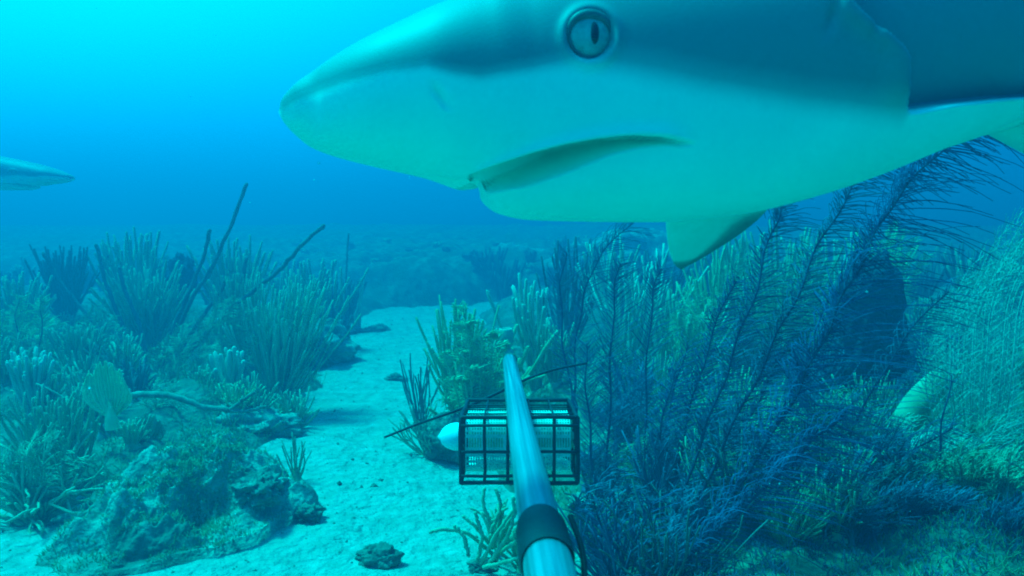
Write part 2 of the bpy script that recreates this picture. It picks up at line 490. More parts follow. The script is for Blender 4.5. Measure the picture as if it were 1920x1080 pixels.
    # nostril and gill slits as grooves
    def groove(x0, y0, x1, y1, r, depth, bow=0):
        t_ = np.clip(((pxg - x0) * (x1 - x0) + (ypx - y0) * (y1 - y0)) / ((x1 - x0) ** 2 + (y1 - y0) ** 2), 0, 1)
        dx = pxg - (x0 + t_ * (x1 - x0) + bow * 4 * t_ * (1 - t_)); dy = ypx - (y0 + t_ * (y1 - y0))
        return depth * np.exp(-(dx * dx + dy * dy) / (r * r)) * np.sin(np.clip(t_, .03, .97) * math.pi) ** .5
    g_ = groove(812, 158, 842, 202, 7, .004)
    g_ = g_ + groove(1560, -60, 1555, 60, 9, .004, 12) + groove(1625, -50, 1640, 70, 9, .005, 16)
    # eye socket
    rr = np.hypot((pxg - 1107), (ypx - 65) * .97)
    g_ = g_ + .010 * (1 - sstep(30, 46, rr)) - .0028 * np.exp(-((rr - 52) / 9) ** 2)
    # behind the last gill flap the flank falls in, above the ridge that carries the pectoral fin
    edge = 1712 - 115 * sstep(110, -20, ypx)
    ridge = np.interp(pxg, [1690, 1720, 1800, 1920, 2050], [214, 210, 193, 180, 172])
    rec = sstep(edge - 6, edge + 26, pxg) * (1 - sstep(2050, 2500, pxg)) * sstep(ridge + 3, ridge - 22, ypx)
    bulge = np.exp(-((pxg - edge + 22) / 30) ** 2) * (pxg < edge + 2) * sstep(215, 150, ypx)
    wid_n = wid - g_ * (np.abs(c) > .1) - rec * np.minimum(.036, wid * .5) + bulge * .006
    ybound = np.interp(pxg, [525, 560, 640, 720, 800, 850, 900, 1000, 1080, 1150, 1250, 1400, 1550, 1700, 1760, 1900, 2100], [196, 176, 146, 124, 112, 124, 130, 112, 92, 94, 108, 138, 165, 185, 186, 178, 150])
    sharp = sstep(1690, 1730, pxg)
    wide = 22 + 10 * sstep(700, 950, pxg) + 40 * sstep(950, 1250, pxg)
    dark = sstep(ybound + wide * (1 - sharp) + 14 * sharp, ybound - .7 * wide * (1 - sharp) - 16 * sharp, ypx)
    dark = np.where(ang > 1.35, 1, dark)
    tipdark = .12 * np.exp(-((px - 530) / 30) ** 2)[:, None]
    pig = np.clip(dark + tipdark * sstep(-.9, .3, ang), 0, 1)
    spine = np.stack([xs, 0 * xs, Di], -1)
    def place(wd):
        P = spine[:, None] + lat[:, None] * wd[..., None]
        return np.stack([P[..., 0], hgt, P[..., 2]], -1)
    near = place(wid_n); far = place(-wid_n)
    ring = np.concatenate([near, far[:, ::-1][:, 1:-1]], 1)
    pg = np.concatenate([pig, pig[:, ::-1][:, 1:-1]], 1)
    ref = cs(np.array(.3), np.array(.2), np.array(.75))
    root = thing("shark", ref, label, "shark", group)
    Wd = lambda P: cs(P[..., 0], P[..., 1], P[..., 2]) - ref
    b = MB(); b.grid(Wd(ring), wrap=True)
    n0 = b.n
    b.add(Wd(np.array([[xs[0], zc[0], Di[0]], [xs[-1] + .01, zc[-1], Di[-1]]])))
    nr_ = ring.shape[1]; j = np.arange(nr_)
    b.t.append(np.stack([(j + 1) % nr_, j, np.full(nr_, n0)], -1))
    b.t.append(np.stack([(N - 1) * nr_ + j, (N - 1) * nr_ + (j + 1) % nr_, np.full(nr_, n0 + 1)], -1))
    b.build("body", M['skin'], root, attr=np.concatenate([pg.ravel(), [.3, 1]]))
    # eyes
    ie, row = np.unravel_index(int(np.argmin(np.hypot(pxg - 1107, ypx - 65) + (ang < -.2) * 1e4)), pxg.shape)
    for sgn in (1, -1):
        wv = wid[ie, row] - .0045
        c0 = np.array([xs[ie] + lat[ie, 0] * wv * sgn, hgt[ie, row], Di[ie] + lat[ie, 2] * wv * sgn])
        nx = lat[ie] * sgn
        ctr = c0
        ex = tan[ie]; ey = np.array([0, 1.0, 0])
        re_ = .0162
        th = np.linspace(0, math.pi, 20); ph = np.arange(32) * 2 * math.pi / 32
        sph = lambda r1, r2, r3, cc: cc + r1 * np.sin(th)[:, None, None] * np.cos(ph)[None, :, None] * ex + r2 * np.sin(th)[:, None, None] * np.sin(ph)[None, :, None] * ey + r3 * np.cos(th)[:, None, None] * nx + 0
        e_ = MB().grid(Wd(sph(re_, re_ * 1.02, .0075, ctr)), wrap=True).build("eye", M['iris'], root)
        e_["label"] = "pale round eye"
        MB().grid(Wd(sph(.0036, .0085, .0035, ctr + nx * .0058 + ex * .0022 + ey * .0005)), wrap=True).build("pupil", M['pupil'], e_)
        tt = np.linspace(0, 2 * math.pi, 41)
        loop = ctr + nx * .0018 + np.cos(tt)[:, None] * ex * re_ * 1.03 + np.sin(tt)[:, None] * ey * re_ * 1.06
        MB().tubes(Wd(loop + nx * (.0015 * np.clip(np.sin(tt), 0, 1))[:, None] - ey * (.0022 * np.clip(np.sin(tt), 0, 1) ** 2)[:, None]), .0019 + .0024 * np.clip(np.sin(tt), 0, 1) ** 1.5, 10, cap=False).build("eyelid", M['eyelid'], e_)
    # fins
    def addfin(name, args, pf, kw={}):
        V, S = fin(*args, **kw)
        b = MB(); b.grid(Wd(V), wrap=True)
        n_, k_ = V.shape[:2]
        b.add(Wd(V[-1].mean(0)[None])); j = np.arange(k_)
        b.t.append(np.stack([(n_ - 1) * k_ + j, (n_ - 1) * k_ + (j + 1) % k_, np.full(k_, b.n - 1)], -1))
        b.build(name, M['skin'], root, attr=np.concatenate([pf(S).ravel(), [1.0]]))
    c3 = lambda x, y, d: np.array([(x - 960) / F * d, (540 - y) / F * d, d])
    margin = lambda S: np.clip(.95 * sstep(.80, .97, S[..., 0]) + .9 * sstep(.72, .95, S[..., 1]) * sstep(.15, .5, S[..., 0]), 0, 1)
    addfin("pectoral_fin", (c3(1246, 396, .76), c3(1450, 372, .80), c3(1256, 506, .90), c3(1300, 500, .90), .012, (0, 0, 0)),
           lambda S: np.clip(.95 * sstep(.78, .95, S[..., 0]) + .9 * sstep(.55, .9, S[..., 1]) * sstep(.05, .4, S[..., 0]) + .05, 0, 1), dict(te_bow=.17))
    addfin("pectoral_fin", (c3(1905, 196, .735), c3(2080, 200, .82), c3(2480, 330, .56), c3(2560, 350, .60), .012, (0, .004, 0)),
           lambda S: np.where(S[..., 2] < 0, .95, .08 + .3 * sstep(.9, 1, S[..., 0])), dict(te_bow=.05))
    sp_ = lambda x: (np.interp(x, xs, Di), np.interp(x, xs, topi), np.interp(x, xs, boti))
    d1, t1, _ = sp_(.60); d2, t2, _ = sp_(.90)
    dk = lambda S: np.ones(S.shape[:2])
    addfin("dorsal_fin", ((.60, t1 - .02, d1), (.88, t2 - .02, d2), (.86, t2 + .20, d2), (.93, t2 + .17, d2 + .03), .016), dk, dict(le_bow=.12, te_bow=-.15))
    d1, t1, _ = sp_(1.45); d2, t2, _ = sp_(1.57)
    addfin("second_dorsal_fin", ((1.45, t1 - .01, d1), (1.56, t2 - .01, d2), (1.56, t2 + .055, d2), (1.61, t2 + .04, d2 + .01), .008), dk)
    d1, _, b1 = sp_(1.47); d2, _, b2 = sp_(1.57)
    addfin("anal_fin", ((1.47, b1 + .01, d1), (1.57, b2 + .01, d2), (1.58, b2 - .06, d2), (1.62, b2 - .045, d2 + .01), .008), dk)
    for s_ in (-.05, .05):
        d1, _, b1 = sp_(1.20); d2, _, b2 = sp_(1.32)
        addfin("pelvic_fin", ((1.20, b1 + .03, d1 + s_ * .7), (1.32, b2 + .02, d2 + s_ * .5), (1.33, b2 - .05, d2 + s_ * 2.2), (1.37, b2 - .045, d2 + s_ * 2.2), .009), lambda S: .1 + .8 * sstep(.7, 1, S[..., 0]))
    addfin("tail_fin", ((1.86, .39, 1.455), (1.98, .345, 1.482), (2.26, .70, 1.53), (2.31, .68, 1.54), .014), dk, dict(le_bow=.1, te_bow=-.2))
    addfin("tail_fin", ((1.90, .385, 1.465), (1.99, .37, 1.485), (2.06, .20, 1.50), (2.09, .20, 1.505), .011), dk)
    return root


sh = shark("big grey shark passing close overhead with its pale belly and round eye in full view", "sharks")


def copy_tree(o, parent=None):
    c = o.copy(); COL.objects.link(c)
    if parent is not None: c.parent = parent
    for ch in list(o.children):
        copy_tree(ch, c)
    return c


s2 = copy_tree(sh)
s2["label"] = "distant shark of which only the pointed snout shows at the left edge"
# second shark: turned about, snout pointing right
tip_local = cs(np.array((524 - 960) / F * .6), np.array((540 - 208) / F * .6), np.array(.6)) - np.array(sh.location)
ang2 = math.radians(172)
sc2 = np.array([1.25, 1.0, .80])
rot = np.array(Matrix.Rotation(ang2, 3, 'Z'))
s2.rotation_euler = (0, 0, ang2)
s2.scale = sc2
want = at(140, 334, 4.3)
s2.location = [float(q) for q in want - rot @ (tip_local * sc2)]

# ------------------------------------------------------------------ bait arm: pole, cage, bait tube, crossing rod
pole = thing("bait_pole", cs(np.array(0.), np.array(-.19), np.array(1.0)), "grey metal tube pole reaching out from the lens over the wire cage", "pole")
pref = np.array(pole.location)
pc = lambda x, y, d: cs(np.asarray(x, float), np.asarray(y, float), np.asarray(d, float)) - pref
ds = np.linspace(.18, 1.88, 40)
pxs = lambda d: np.interp(d, [.2, .49, .9, 1.3, 1.86], [.033, .0255, .014, .005, -.006])
pys = lambda d: np.interp(d, [.2, .49, 1.86], [-.196, -.1915, -.187])
P = pc(pxs(ds), pys(ds), ds)
MB().tubes(P, .0175, 28).build("tube", M['aluminium'], pole)
MB().tubes(pc(pxs(ds[-3:]) , pys(ds[-3:]), np.linspace(1.872, 1.885, 3)), [.0182, .0182, .014], 24).build("end_cap", M['aluminium'], pole)
dd = np.linspace(.508, .585, 8)
rs = np.array([.0188, .0202, .0203, .0203, .0203, .0203, .0202, .0188])
slv = MB().tubes(pc(pxs(dd), pys(dd), dd), rs, 28).build("sleeve", M['rubber'], pole)
slv["label"] = "black rubber sleeve"
tt = np.linspace(0, 1, 14)
MB().tubes(pc(pxs(.53) + .0215 + .007 * np.sin(tt * math.pi), pys(.53) + .012 - .045 * tt, .575 - .075 * tt), .0024, 8).build("strap", M['rubber'], pole)
cage = thing("bait_cage", cs(np.array(.0), np.array(-.32), np.array(1.27)), "black wire bait cage hanging under the grey pole", "cage")
cref = np.array(cage.location)
x0, x1, y0, y1, d0, d1 = -.0835, .1075, -.320, -.2125, 1.20, 1.385


def wire(p, q, r):
    P = np.stack([cs(*[np.array(float(v)) for v in p]), cs(*[np.array(float(v)) for v in q])]) - cref
    P = P[0] + (P[1] - P[0]) * np.linspace(0, 1, 5)[:, None]
    P[1:-1] += NR.normal(0, .0006, (3, 3))
    MB().tubes(P, r, 7).build("wire", M['wire'], cage)


for x in (x0, x1):
    for y in (y0, y1): wire((x, y, d0), (x, y, d1), .0032)
    for d in (d0, d1): wire((x, y0, d), (x, y1, d), .0038)
for d in (d0, d1):
    for y in (y0, y1): wire((x0, y, d), (x1, y, d), .0036)
    for y in (y0 + .0125, (y0 + y1) / 2 - .002, y1 - .013): wire((x0, y, d - .004), (x1, y, d - .004), 0.0026 if d == d0 else .0013)
    for k in range(1, 5):
        x = x0 + (x1 - x0) * k / 5
        if k != 3 or d == d0: wire((x, y0, d - .001), (x, y1, d - .001), 0.0027 if d == d0 else .0013)
for y in (y0, y1):
    for k in range(1, 5): wire((x0 + (x1 - x0) * k / 5, y, d0), (x0 + (x1 - x0) * k / 5, y, d1), .0016)
    if y == y1:
        for k in range(1, 4): wire((x0, y - .002, d0 + (d1 - d0) * k / 4), (x1, y - .002, d0 + (d1 - d0) * k / 4), .0016)
for x in (x0, x1):
    for k in range(1, 4): wire((x, y0, d0 + (d1 - d0) * k / 4), (x, y1, d0 + (d1 - d0) * k / 4), .0016)
    wire((x, (y0 + y1) / 2, d0), (x, (y0 + y1) / 2, d1), .0018)

# bait tube in the cage: a perforated canister lying across, white rounded cap sticking out on the left
can = thing("bait_box", cs(np.array(.0), np.array(-.315), np.array(1.29)), "perforated pale bait box inside the wire cage with white rounded cap", "bait box")
kref = np.array(can.location)
b = MB()
na_, nx_ = 72, 80
A = np.linspace(0, 2 * math.pi, na_ + 1)[:-1]; Xc = np.linspace(-.078, .098, nx_)
rad = .0475
for i in range(nx_ - 1):
    for j in range(na_):
        hole = (i % 2 == 1) and (j % 2 == 1) and vnoise(np.array([i * .13, j * .17, 3.]), 1.0, 5) > -.55
        if hole: continue
        j2 = (j + 1) % na_
        q = [(Xc[i], A[j]), (Xc[i + 1], A[j]), (Xc[i + 1], A[j2]), (Xc[i], A[j2])]
        V = [cs(np.array(x), np.array(-.266 + rad * math.copysign(abs(math.sin(a)) ** .45, math.sin(a))), np.array(1.29 + .07 * math.copysign(abs(math.cos(a)) ** .45, math.cos(a)))) - kref for x, a in q]
        b.add(V, [(0, 1, 2, 3)])
b.build("mesh_tube", M['bait'], can)
MB().tubes(np.stack([cs(np.array(x), np.array(-.267), np.array(1.29)) - kref for x in (-.074, .0, .094)]), [.030, .031, .030], 20).build("bait", M['tan'], can)
tp = np.array([(-.078, .040), (-.087, .040), (-.095, .037), (-.103, .031), (-.109, .022), (-.113, .010)])
ctr = np.stack([cs(np.array(x - .012), np.array(-.258), np.array(1.27)) - kref for x, r in tp])
cpo = MB().tubes(ctr, tp[:, 1] * .60, 28).build("cap", M['plastic'], can)
cpo["label"] = "white rounded end cap"

rref = cs(np.array(-.02), np.array(-.21), np.array(1.5))
rp = [(714, 823, 1.42), (780, 796, 1.43), (862, 768, 1.45), (925, 741, 1.47), (985, 711, 1.49), (1040, 692, 1.50), (1105, 680, 1.51)]
rr_ = np.array([at(*q) for q in rp])
tq = np.linspace(0, 6, 40)
Pr = np.stack([np.interp(tq, np.arange(7), rr_[:, k]) for k in range(3)], -1)
for k in range(3): Pr[:, k] = smooth1(Pr[:, k], 3)
tag(MB().tubes(Pr - rref, np.interp(tq, [0, 3, 6], [.0022, .0034, .0022]), 8).build("cross_rod", M['rod'], None, rref), "thin dark bent rod crossing under the grey pole", "rod")



# ------------------------------------------------------------------ colonies
def base_at(px, d):
    p = at(px, 540, d)
    y = p[1]; x = p[0]
    return np.array([x, y, float(H(x, y)) - .01])


def walk(p, dirv, L, n, wob, up, lean):
    dv = np.array(dirv, float); dv /= np.linalg.norm(dv)
    D = dv + np.cumsum(NR.normal(0, wob, (n - 1, 3)) + np.array([lean[0], lean[1], up]), axis=0)
    D /= np.linalg.norm(D, axis=1, keepdims=True)
    return np.concatenate([np.array(p, float)[None], np.array(p, float) + np.cumsum(D * (L / (n - 1)), axis=0)])


def holdfast(root, m, r=.03):
    a = np.linspace(0, 2 * math.pi, 11)[:-1]
    hh = np.array([-.03, 0.0, .012, .03, .05]); rr = np.array([1.5, 1.4, 1.0, .6, .35]) * r
    V = np.stack([np.stack([rr[i] * np.cos(a) * (1 + .2 * np.sin(3 * a + i)), rr[i] * np.sin(a), 0 * a + hh[i]], -1) for i in range(5)])
    MB().grid(V, wrap=True).build("holdfast", m, root)


def polyps(b, P, Rd, per=40, L=.006, r=.0008):
    """short polyp hairs standing off a branch"""
    n = len(P); T = max(4, int(per * np.linalg.norm(np.diff(P, axis=0), axis=1).sum() * 10))
    t_ = NR.uniform(0, n - 1.01, T); i = t_.astype(int); f = (t_ - i)[:, None]
    c = P[i] * (1 - f) + P[i + 1] * f
    dv = NR.normal(0, 1, (T, 3)); ax = P[i + 1] - P[i]; ax /= np.linalg.norm(ax, axis=1, keepdims=True) + 1e-9
    dv -= ax * (dv * ax).sum(1, keepdims=True); dv /= np.linalg.norm(dv, axis=1, keepdims=True) + 1e-9
    dv = dv + ax * .4
    LL = L * NR.uniform(.6, 1.2, (T, 1))
    Q = np.stack([c, c + dv * LL * .6 + 0 * c, c + dv * LL + np.array([0, 0, .001])], 1)
    b.tubes(Q, np.array([r * 1.4, r, r * .7])[None] + np.zeros((T, 1)), 3)


def sea_rod(label, px, d, top, n=14, spread=.5, rad=.005, m='green', group=None, lean=(0, 0), fork=2, wob=.06, up=.05,
            name='sea_rod', cat='coral', poly=0, seg=11, sides=6, hmin=.6, sink=0.0, taper=.92, base=None, forkat=(.08, .5)):
    bp = base_at(px, d) if base is None else np.array(base, float)
    bp = bp - np.array([0, 0, sink])
    ztop = at(px, top, d)[2]
    Ht = max(.06, ztop - bp[2])
    root = thing(name, bp, label, cat, group)
    mm = M[m] if isinstance(m, str) else m
    holdfast(root, mm, .02 + rad * 1.5)
    for i in range(n):
        az = 2 * math.pi * (i + NR.uniform(-.4, .4)) / n * 1.0
        tilt = spread * NR.uniform(.15, 1.0)
        dv = (math.cos(az) * tilt + lean[0] * .5, math.sin(az) * tilt * .7 + lean[1] * .5, 1)
        L = Ht * NR.uniform(hmin, 1.05) * (1 + .25 * tilt ** 2)
        s0 = np.array([math.cos(az), math.sin(az), 0]) * rad * 1.6
        P = walk(s0, dv, L, seg, wob, up, (lean[0] * .05, lean[1] * .05))
        b = MB()
        rr = rad * np.linspace(1.05, taper, seg) * NR.uniform(.85, 1.1) * (1 + .12 * NR.normal(0, 1, seg))
        b.tubes(P, np.abs(rr), sides)
        if poly: polyps(b, P, rr, poly, rad * 1.9)
        for k in range(NR.integers(0, fork + 1)):
            q = int(seg * NR.uniform(*forkat)) ; q = min(max(q, 1), seg - 3)
            tg = P[q + 1] - P[q]; tg /= np.linalg.norm(tg)
            dv2 = tg + NR.normal(0, .33, 3) * np.array([1, .8, .3])
            ns = seg - q + 1
            P2 = walk(P[q], dv2, L * (1 - q / seg) * NR.uniform(.7, 1.0), max(ns, 4), wob, up * 1.8, (lean[0] * .05, lean[1] * .05))
            r2 = rad * np.linspace(.95, taper, len(P2)) * (1 + .12 * NR.normal(0, 1, len(P2)))
            b.tubes(P2, np.abs(r2), sides)
            if poly: polyps(b, P2, r2, poly, rad * 1.9)
        b.build("branch", mm, root)
    return root


def sea_plume(label, stems, m='purple', group=None, name='sea_plume', gap=.0085, plen=.13, prad=.0012, droop=(.55, 0, -.5), base=None, srad=.0042, both=True, sm='stalk', npt=6, bias=.0, plane=None):
    """stems: lists of (px, py, depth) from the foot up; rows of thin branchlets on both sides of each stem, bent by the surge"""
    first = np.array(at(*stems[0][0])) if base is None else np.array(base, float)
    root = thing(name, first, label, "coral", group)
    holdfast(root, M[sm], .010)
    for s in stems:
        Wp = np.array([at(*q) for q in s]) - first
        t_ = np.linspace(0, len(Wp) - 1, 60)
        P = np.stack([np.interp(t_, np.arange(len(Wp)), Wp[:, k]) for k in range(3)], -1)
        for k in range(3): P[:, k] = smooth1(P[:, k], 5)
        P = P + .004 * np.stack([np.sin(t_ * 5), np.cos(t_ * 4), 0 * t_], -1)
        P[0] = Wp[0]
        so = MB().tubes(P, np.linspace(srad, srad * .35, 60), 7).build("stem", M[sm], root)
        Ls = np.linalg.norm(np.diff(P, axis=0), axis=1).sum()
        n = int(Ls / gap)
        t2 = np.linspace(.10, .995, n) + NR.normal(0, .002, n); t2 = np.clip(t2, .02, .998) * 59
        i = np.minimum(t2.astype(int), 58); f = (t2 - i)[:, None]
        c = P[i] * (1 - f) + P[i + 1] * f
        tg = P[i + 1] - P[i]; tg /= np.linalg.norm(tg, axis=1, keepdims=True)
        pl = np.array([.15, 1.0, .1]) if plane is None else np.array(plane, float)
        sd = np.cross(tg, pl); sd /= np.linalg.norm(sd, axis=1, keepdims=True)
        sg = np.where(np.arange(n) % 2 == 0, 1.0, -1.0)[:, None]
        if bias: sg = np.where(NR.uniform(0, 1, (n, 1)) < bias, 1.0, sg)
        u = t2[:, None] / 59
        LL = plen * (np.clip(.35 + 2.2 * u, 0, 1)) * (1 - .45 * u ** 3) * (.45 + .85 * NR.uniform(0, 1, (n, 1)) ** 1.5)
        d0 = sd * sg * .75 + tg * .75 + NR.normal(0, .16, (n, 3))
        d0 /= np.linalg.norm(d0, axis=1, keepdims=True)
        k_ = np.linspace(0, 1, npt)[None, :, None]
        bend = np.array(droop)[None, None] * np.where(sg[:, None] > 0, 1.0, .30)
        Q = c[:, None] + LL[:, None] * (d0[:, None] * k_ * (1 - .25 * k_) + bend * .5 * k_ ** 2) + NR.normal(0, .0012, (n, npt, 3)) * k_
        b = MB(); b.tubes(Q, prad * np.linspace(1.15, .7, npt)[None] + np.zeros((n, 1)), 3)
        b.build("branchlets", M[m], so)
    return root


def sea_fan(label, px, d, base_py, top_py, width, m='pale', yaw=0.0, lean=0.0, group=None, ribs=9, name="sea_fan"):
    """a ribbed, slightly cupped leaf-like fan: rib tubes with a net of cross threads between"""
    bpos = at(px, base_py, d); tp = at(px, top_py, d)
    hgt = tp[2] - bpos[2]
    root = thing(name, bpos, label, "coral", group)
    holdfast(root, M[m], .012)
    ca, sa = math.cos(yaw), math.sin(yaw)
    K = 26
    def pt(a, s):      # a -1..1 across, s 0..1 up
        x = width * .5 * a * math.sin(min(1, s * 1.15) * math.pi * .62) * (1 + .12 * math.sin(9 * a + 3)) + lean * s * s
        z = hgt * s * (1 - .40 * a * a) * (1 + .06 * math.sin(23 * a))
        y = .06 * a * a * hgt + .05 * hgt * math.sin(3 * s + 2 * a)
        return np.array([x * ca - y * sa, x * sa + y * ca, z])
    for a in np.linspace(-1, 1, ribs):
        P = np.array([pt(a, s) for s in np.linspace(.02, 1 + R.uniform(-.02, .10), 14)])
        MB().tubes(P, np.linspace(.0034, .0016, 14), 5).build("rib", M[m], root)
    b = MB()
    G = np.array([[pt(a, s) for a in np.linspace(-1, 1, 64)] for s in np.linspace(.12, .985, K)])
    for row in G: b.tubes(row, .0013, 3)
    for a in np.linspace(-1, 1, 46): b.tubes(np.array([pt(a, s) for s in np.linspace(.2, .99, 12)]), .0015, 3)
    b.build("net", M[m], root)
    return root


def boulder(label, px, py, d, size, m='rock', seed=0, name="rock", cat="rock", group=None, rough=.35, res=48, nx=None, kind=None):
    bp = np.array(at(px, py, d))
    th = np.linspace(0, math.pi, res); ph = np.arange(res * 2) * math.pi / res
    D = np.stack([np.sin(th)[:, None] * np.cos(ph), np.sin(th)[:, None] * np.sin(ph), np.cos(th)[:, None] + 0 * ph], -1)
    rdx = 1 + rough * fbm(D + seed * 7.3, 1.6, 3, seed) + rough * .45 * fbm(D + seed, 6, 3, seed + 5) + rough * .12 * vnoise(D, 26, seed + 9)
    V = D * rdx[..., None] * np.array(size)
    b = MB(); b.grid(V, wrap=True)
    o = b.build(name, M[m], None, bp)
    return tag(o, label, cat, group)


HUE = {'green': 'olive green', 'slate': 'slate blue', 'tan': 'tan', 'yellow': 'yellow-green', 'pale': 'pale', 'dark': 'dark', 'teal': 'grey-teal'}


def right_zone(px, d):
    z = ("right of the cage" if px < 1250 else "under the two-stemmed plume" if px < 1440 else "under the tallest plume" if px < 1600 else
         "below the tall dark sponge" if px < 1740 else "below the arching pale coral")
    return z + (", at the front" if d < 1.8 else ", midway back" if d < 2.5 else ", farther back")


def left_zone(px, d):
    z = ("at the left frame edge" if px < 100 else "left of the largest sea rod" if px < 230 else "below the largest sea rod" if px < 380 else "near the channel edge")
    return z + (", at the front" if d < 3.1 else ", midway back" if d < 4.0 else ", farther back")


# --- front-left rock mound with cavities
def mound():
    c = at(352, 985, 1.98); cx, cy = c[0], c[1]
    n, mth = 150, 300
    r = np.linspace(0.0, 1.0, n)[:, None]; a = (np.arange(mth) * 2 * math.pi / mth)[None]
    ex = .262 + .04 * np.sin(2 * a + 1) + .03 * np.sin(5 * a)
    ey = .36 + .05 * np.cos(3 * a)
    X = r * np.cos(a) * ex; Y = r * np.sin(a) * ey
    P = np.stack([X + cx, Y + cy, 0 * X], -1)
    dome = .165 * (1 - r ** 2.4) * (1 + .25 * Y / .43)
    lump = .046 * fbm(P, 6.0, 3, 71) + .028 * fbm(P, 17, 3, 77) + .016 * np.abs(fbm(P, 38, 2, 79)) + .005 * vnoise(P, 95, 81)
    Z = dome + lump * (1 - .6 * r ** 6) + .004
    # cavities: one on the right shoulder, one on the near left, a slot at the back
    def cav(x, y, rx, ry, dep):
        q = ((X - x) / rx) ** 2 + ((Y - y) / ry) ** 2
        return dep * np.exp(-q ** 1.8)
    Z = Z - cav(.12, -.10, .055, .085, .125) - cav(-.10, -.30, .07, .05, .06) - cav(-.19, .12, .10, .06, .10) - cav(.02, .05, .06, .03, .03)
    push = cav(.12, -.10, .08, .11, .05)
    Z = np.maximum(Z, .02 + .01 * lump)
    Z = np.where(r > .985, -.06, Z)
    V = np.stack([X - push * .6, Y + push * .4, Z], -1)
    V = V + np.stack([.014 * fbm(P + 5, 14, 3, 83), .014 * fbm(P + 9, 14, 3, 85), 0 * X], -1) * (r[..., None] > .02)
    z0 = float(sand_h(np.array(cx), np.array(cy)))
    o = MB().grid(V, wrap=True).build("reef_rock", M['rock'], None, (cx, cy, z0))
    tag(o, "low lumpy turf-covered rock mound beside the sand, with a dark hole", "rock")
    return V.reshape(-1, 3) + np.array([cx, cy, z0])


MV = mound()
boulder("dark lump of rock overhanging the right shoulder of the turf-covered mound", 482, 918, 1.98, (.06, .07, .04), 'rock', 3, rough=.5)
boulder("knobbly stone on the sand at the right foot of the turf mound", 575, 965, 2.02, (.045, .05, .028), 'rubble', 4, rough=.5)
boulder("fist-sized flat stone alone on the sand near the lens", 708, 1048, 1.80, (.054, .035, .030), 'rubble', 5, rough=.3)
boulder("small low stone on pale sand left of the little twiggy coral", 742, 709, 3.9, (.055, .04, .022), 'rubble', 6, rough=.3)
boulder("hazy low rock at the far end of the sand channel", 703, 624, 5.6, (.15, .10, .05), 'rubble', 7, rough=.4)
boulder("big shaded block of reef rock at the channel edge", 600, 645, 4.3, (.20, .22, .13), 'rock', 8, rough=.3)
boulder("dark hollow ledge rock behind the arching dead branch", 280, 770, 2.9, (.17, .12, .10), 'rock', 9, rough=.3)
boulder("rock under the fan-shaped corals at the left bank edge", 450, 805, 2.75, (.22, .16, .085), 'rock', 15, rough=.3)
boulder("dark rounded rock in the shade under the yellow-green bush coral", 850, 825, 2.60, (.11, .10, .085), 'rock', 11, rough=.3)
boulder("small stone beside the foot of the bare twiggy coral", 905, 1062, 1.78, (.03, .03, .016), 'rubble', 12, rough=.4)
for i, (x, y, d, s) in enumerate(((1245, 870, 2.2, .09), (1390, 900, 2.1, .12), (1560, 930, 2.0, .13), (1680, 990, 1.8, .11), (1130, 950, 1.9, .07), (1820, 960, 2.1, .12), (1480, 1040, 1.65, .08), (1400, 1060, 1.60, .06), (1590, 1050, 1.62, .08), (1720, 1070, 1.58, .09), (1860, 1050, 1.65, .09), (1310, 1030, 1.68, .05), (1640, 920, 2.0, .09), (1760, 900, 2.1, .10), (1900, 880, 2.2, .12))):
    boulder("mossy lump of reef rock %s" % right_zone(x, d), x, y, d, (s, s * .9, s * .6), 'rock', 20 + i, rough=.45, group='mossy rocks of the right bank')


# ------------------------------------------------------------------ left bank corals
def add_branch(root, pts, rad, m, sides=7, poly=0):
    """one more branch of a colony, given as photo pixels with depth"""
    W_ = np.array([at(*q) for q in pts]) - np.array(root.location)
    t_ = np.linspace(0, len(W_) - 1, 26)
    P = np.stack([np.interp(t_, np.arange(len(W_)), W_[:, k]) for k in range(3)], -1)
    for k in range(3): P[:, k] = smooth1(P[:, k], 2)
    P += NR.normal(0, rad * .18, P.shape)
    b = MB(); rr = rad * np.linspace(1, .85, 26) * (1 + .08 * NR.normal(0, 1, 26))
    b.tubes(P, rr, sides)
    if poly: polyps(b, P, rr, poly, rad * 1.6)
    return b.build("branch", M[m], root)


big = sea_rod("largest dark sea rod on the left bank, its long fingers reaching highest", 275, 3.8, 500, 80, .8, .0056, 'green', fork=4, seg=14, up=.03, poly=9)
for pts in ([(300, 700, 3.8), (360, 560, 3.78), (400, 500, 3.75), (435, 420, 3.7), (465, 338, 3.7)],
            [(290, 700, 3.8), (345, 570, 3.75), (380, 490, 3.75), (395, 427, 3.7)],
            [(320, 690, 3.8), (430, 580, 3.7), (520, 510, 3.65), (570, 455, 3.6), (611, 420, 3.6)],
            [(260, 700, 3.8), (225, 600, 3.8), (195, 520, 3.8), (180, 455, 3.8)],
            [(250, 700, 3.8), (180, 610, 3.9), (120, 540, 3.9), (78, 470, 3.9)],
            [(330, 690, 3.8), (420, 590, 3.8), (455, 530, 3.8), (462, 480, 3.8)],
            [(300, 700, 3.8), (330, 620, 3.8), (350, 560, 3.8), (372, 505, 3.8)], [(280, 700, 3.8), (262, 610, 3.8), (235, 545, 3.8), (222, 500, 3.8)], [(310, 700, 3.8), (375, 600, 3.8), (415, 545, 3.8), (430, 505, 3.8)]):
    add_branch(big, [(x_, y_, d_ - .30) for x_, y_, d_ in pts], .0105, 'dark', 8)
sea_rod("hazy green sea rod behind the largest one, left of the dark sponge", 250, 4.4, 440, 54, .5, .007, 'green', fork=3)
sea_rod("hazy thin-fingered sea rod against blue water far left", 120, 4.3, 455, 46, .55, .006, 'dark', fork=2)
sea_rod("hazy sea rod fading out behind the long slanting finger", 440, 4.4, 455, 50, .5, .008, 'green', fork=2)
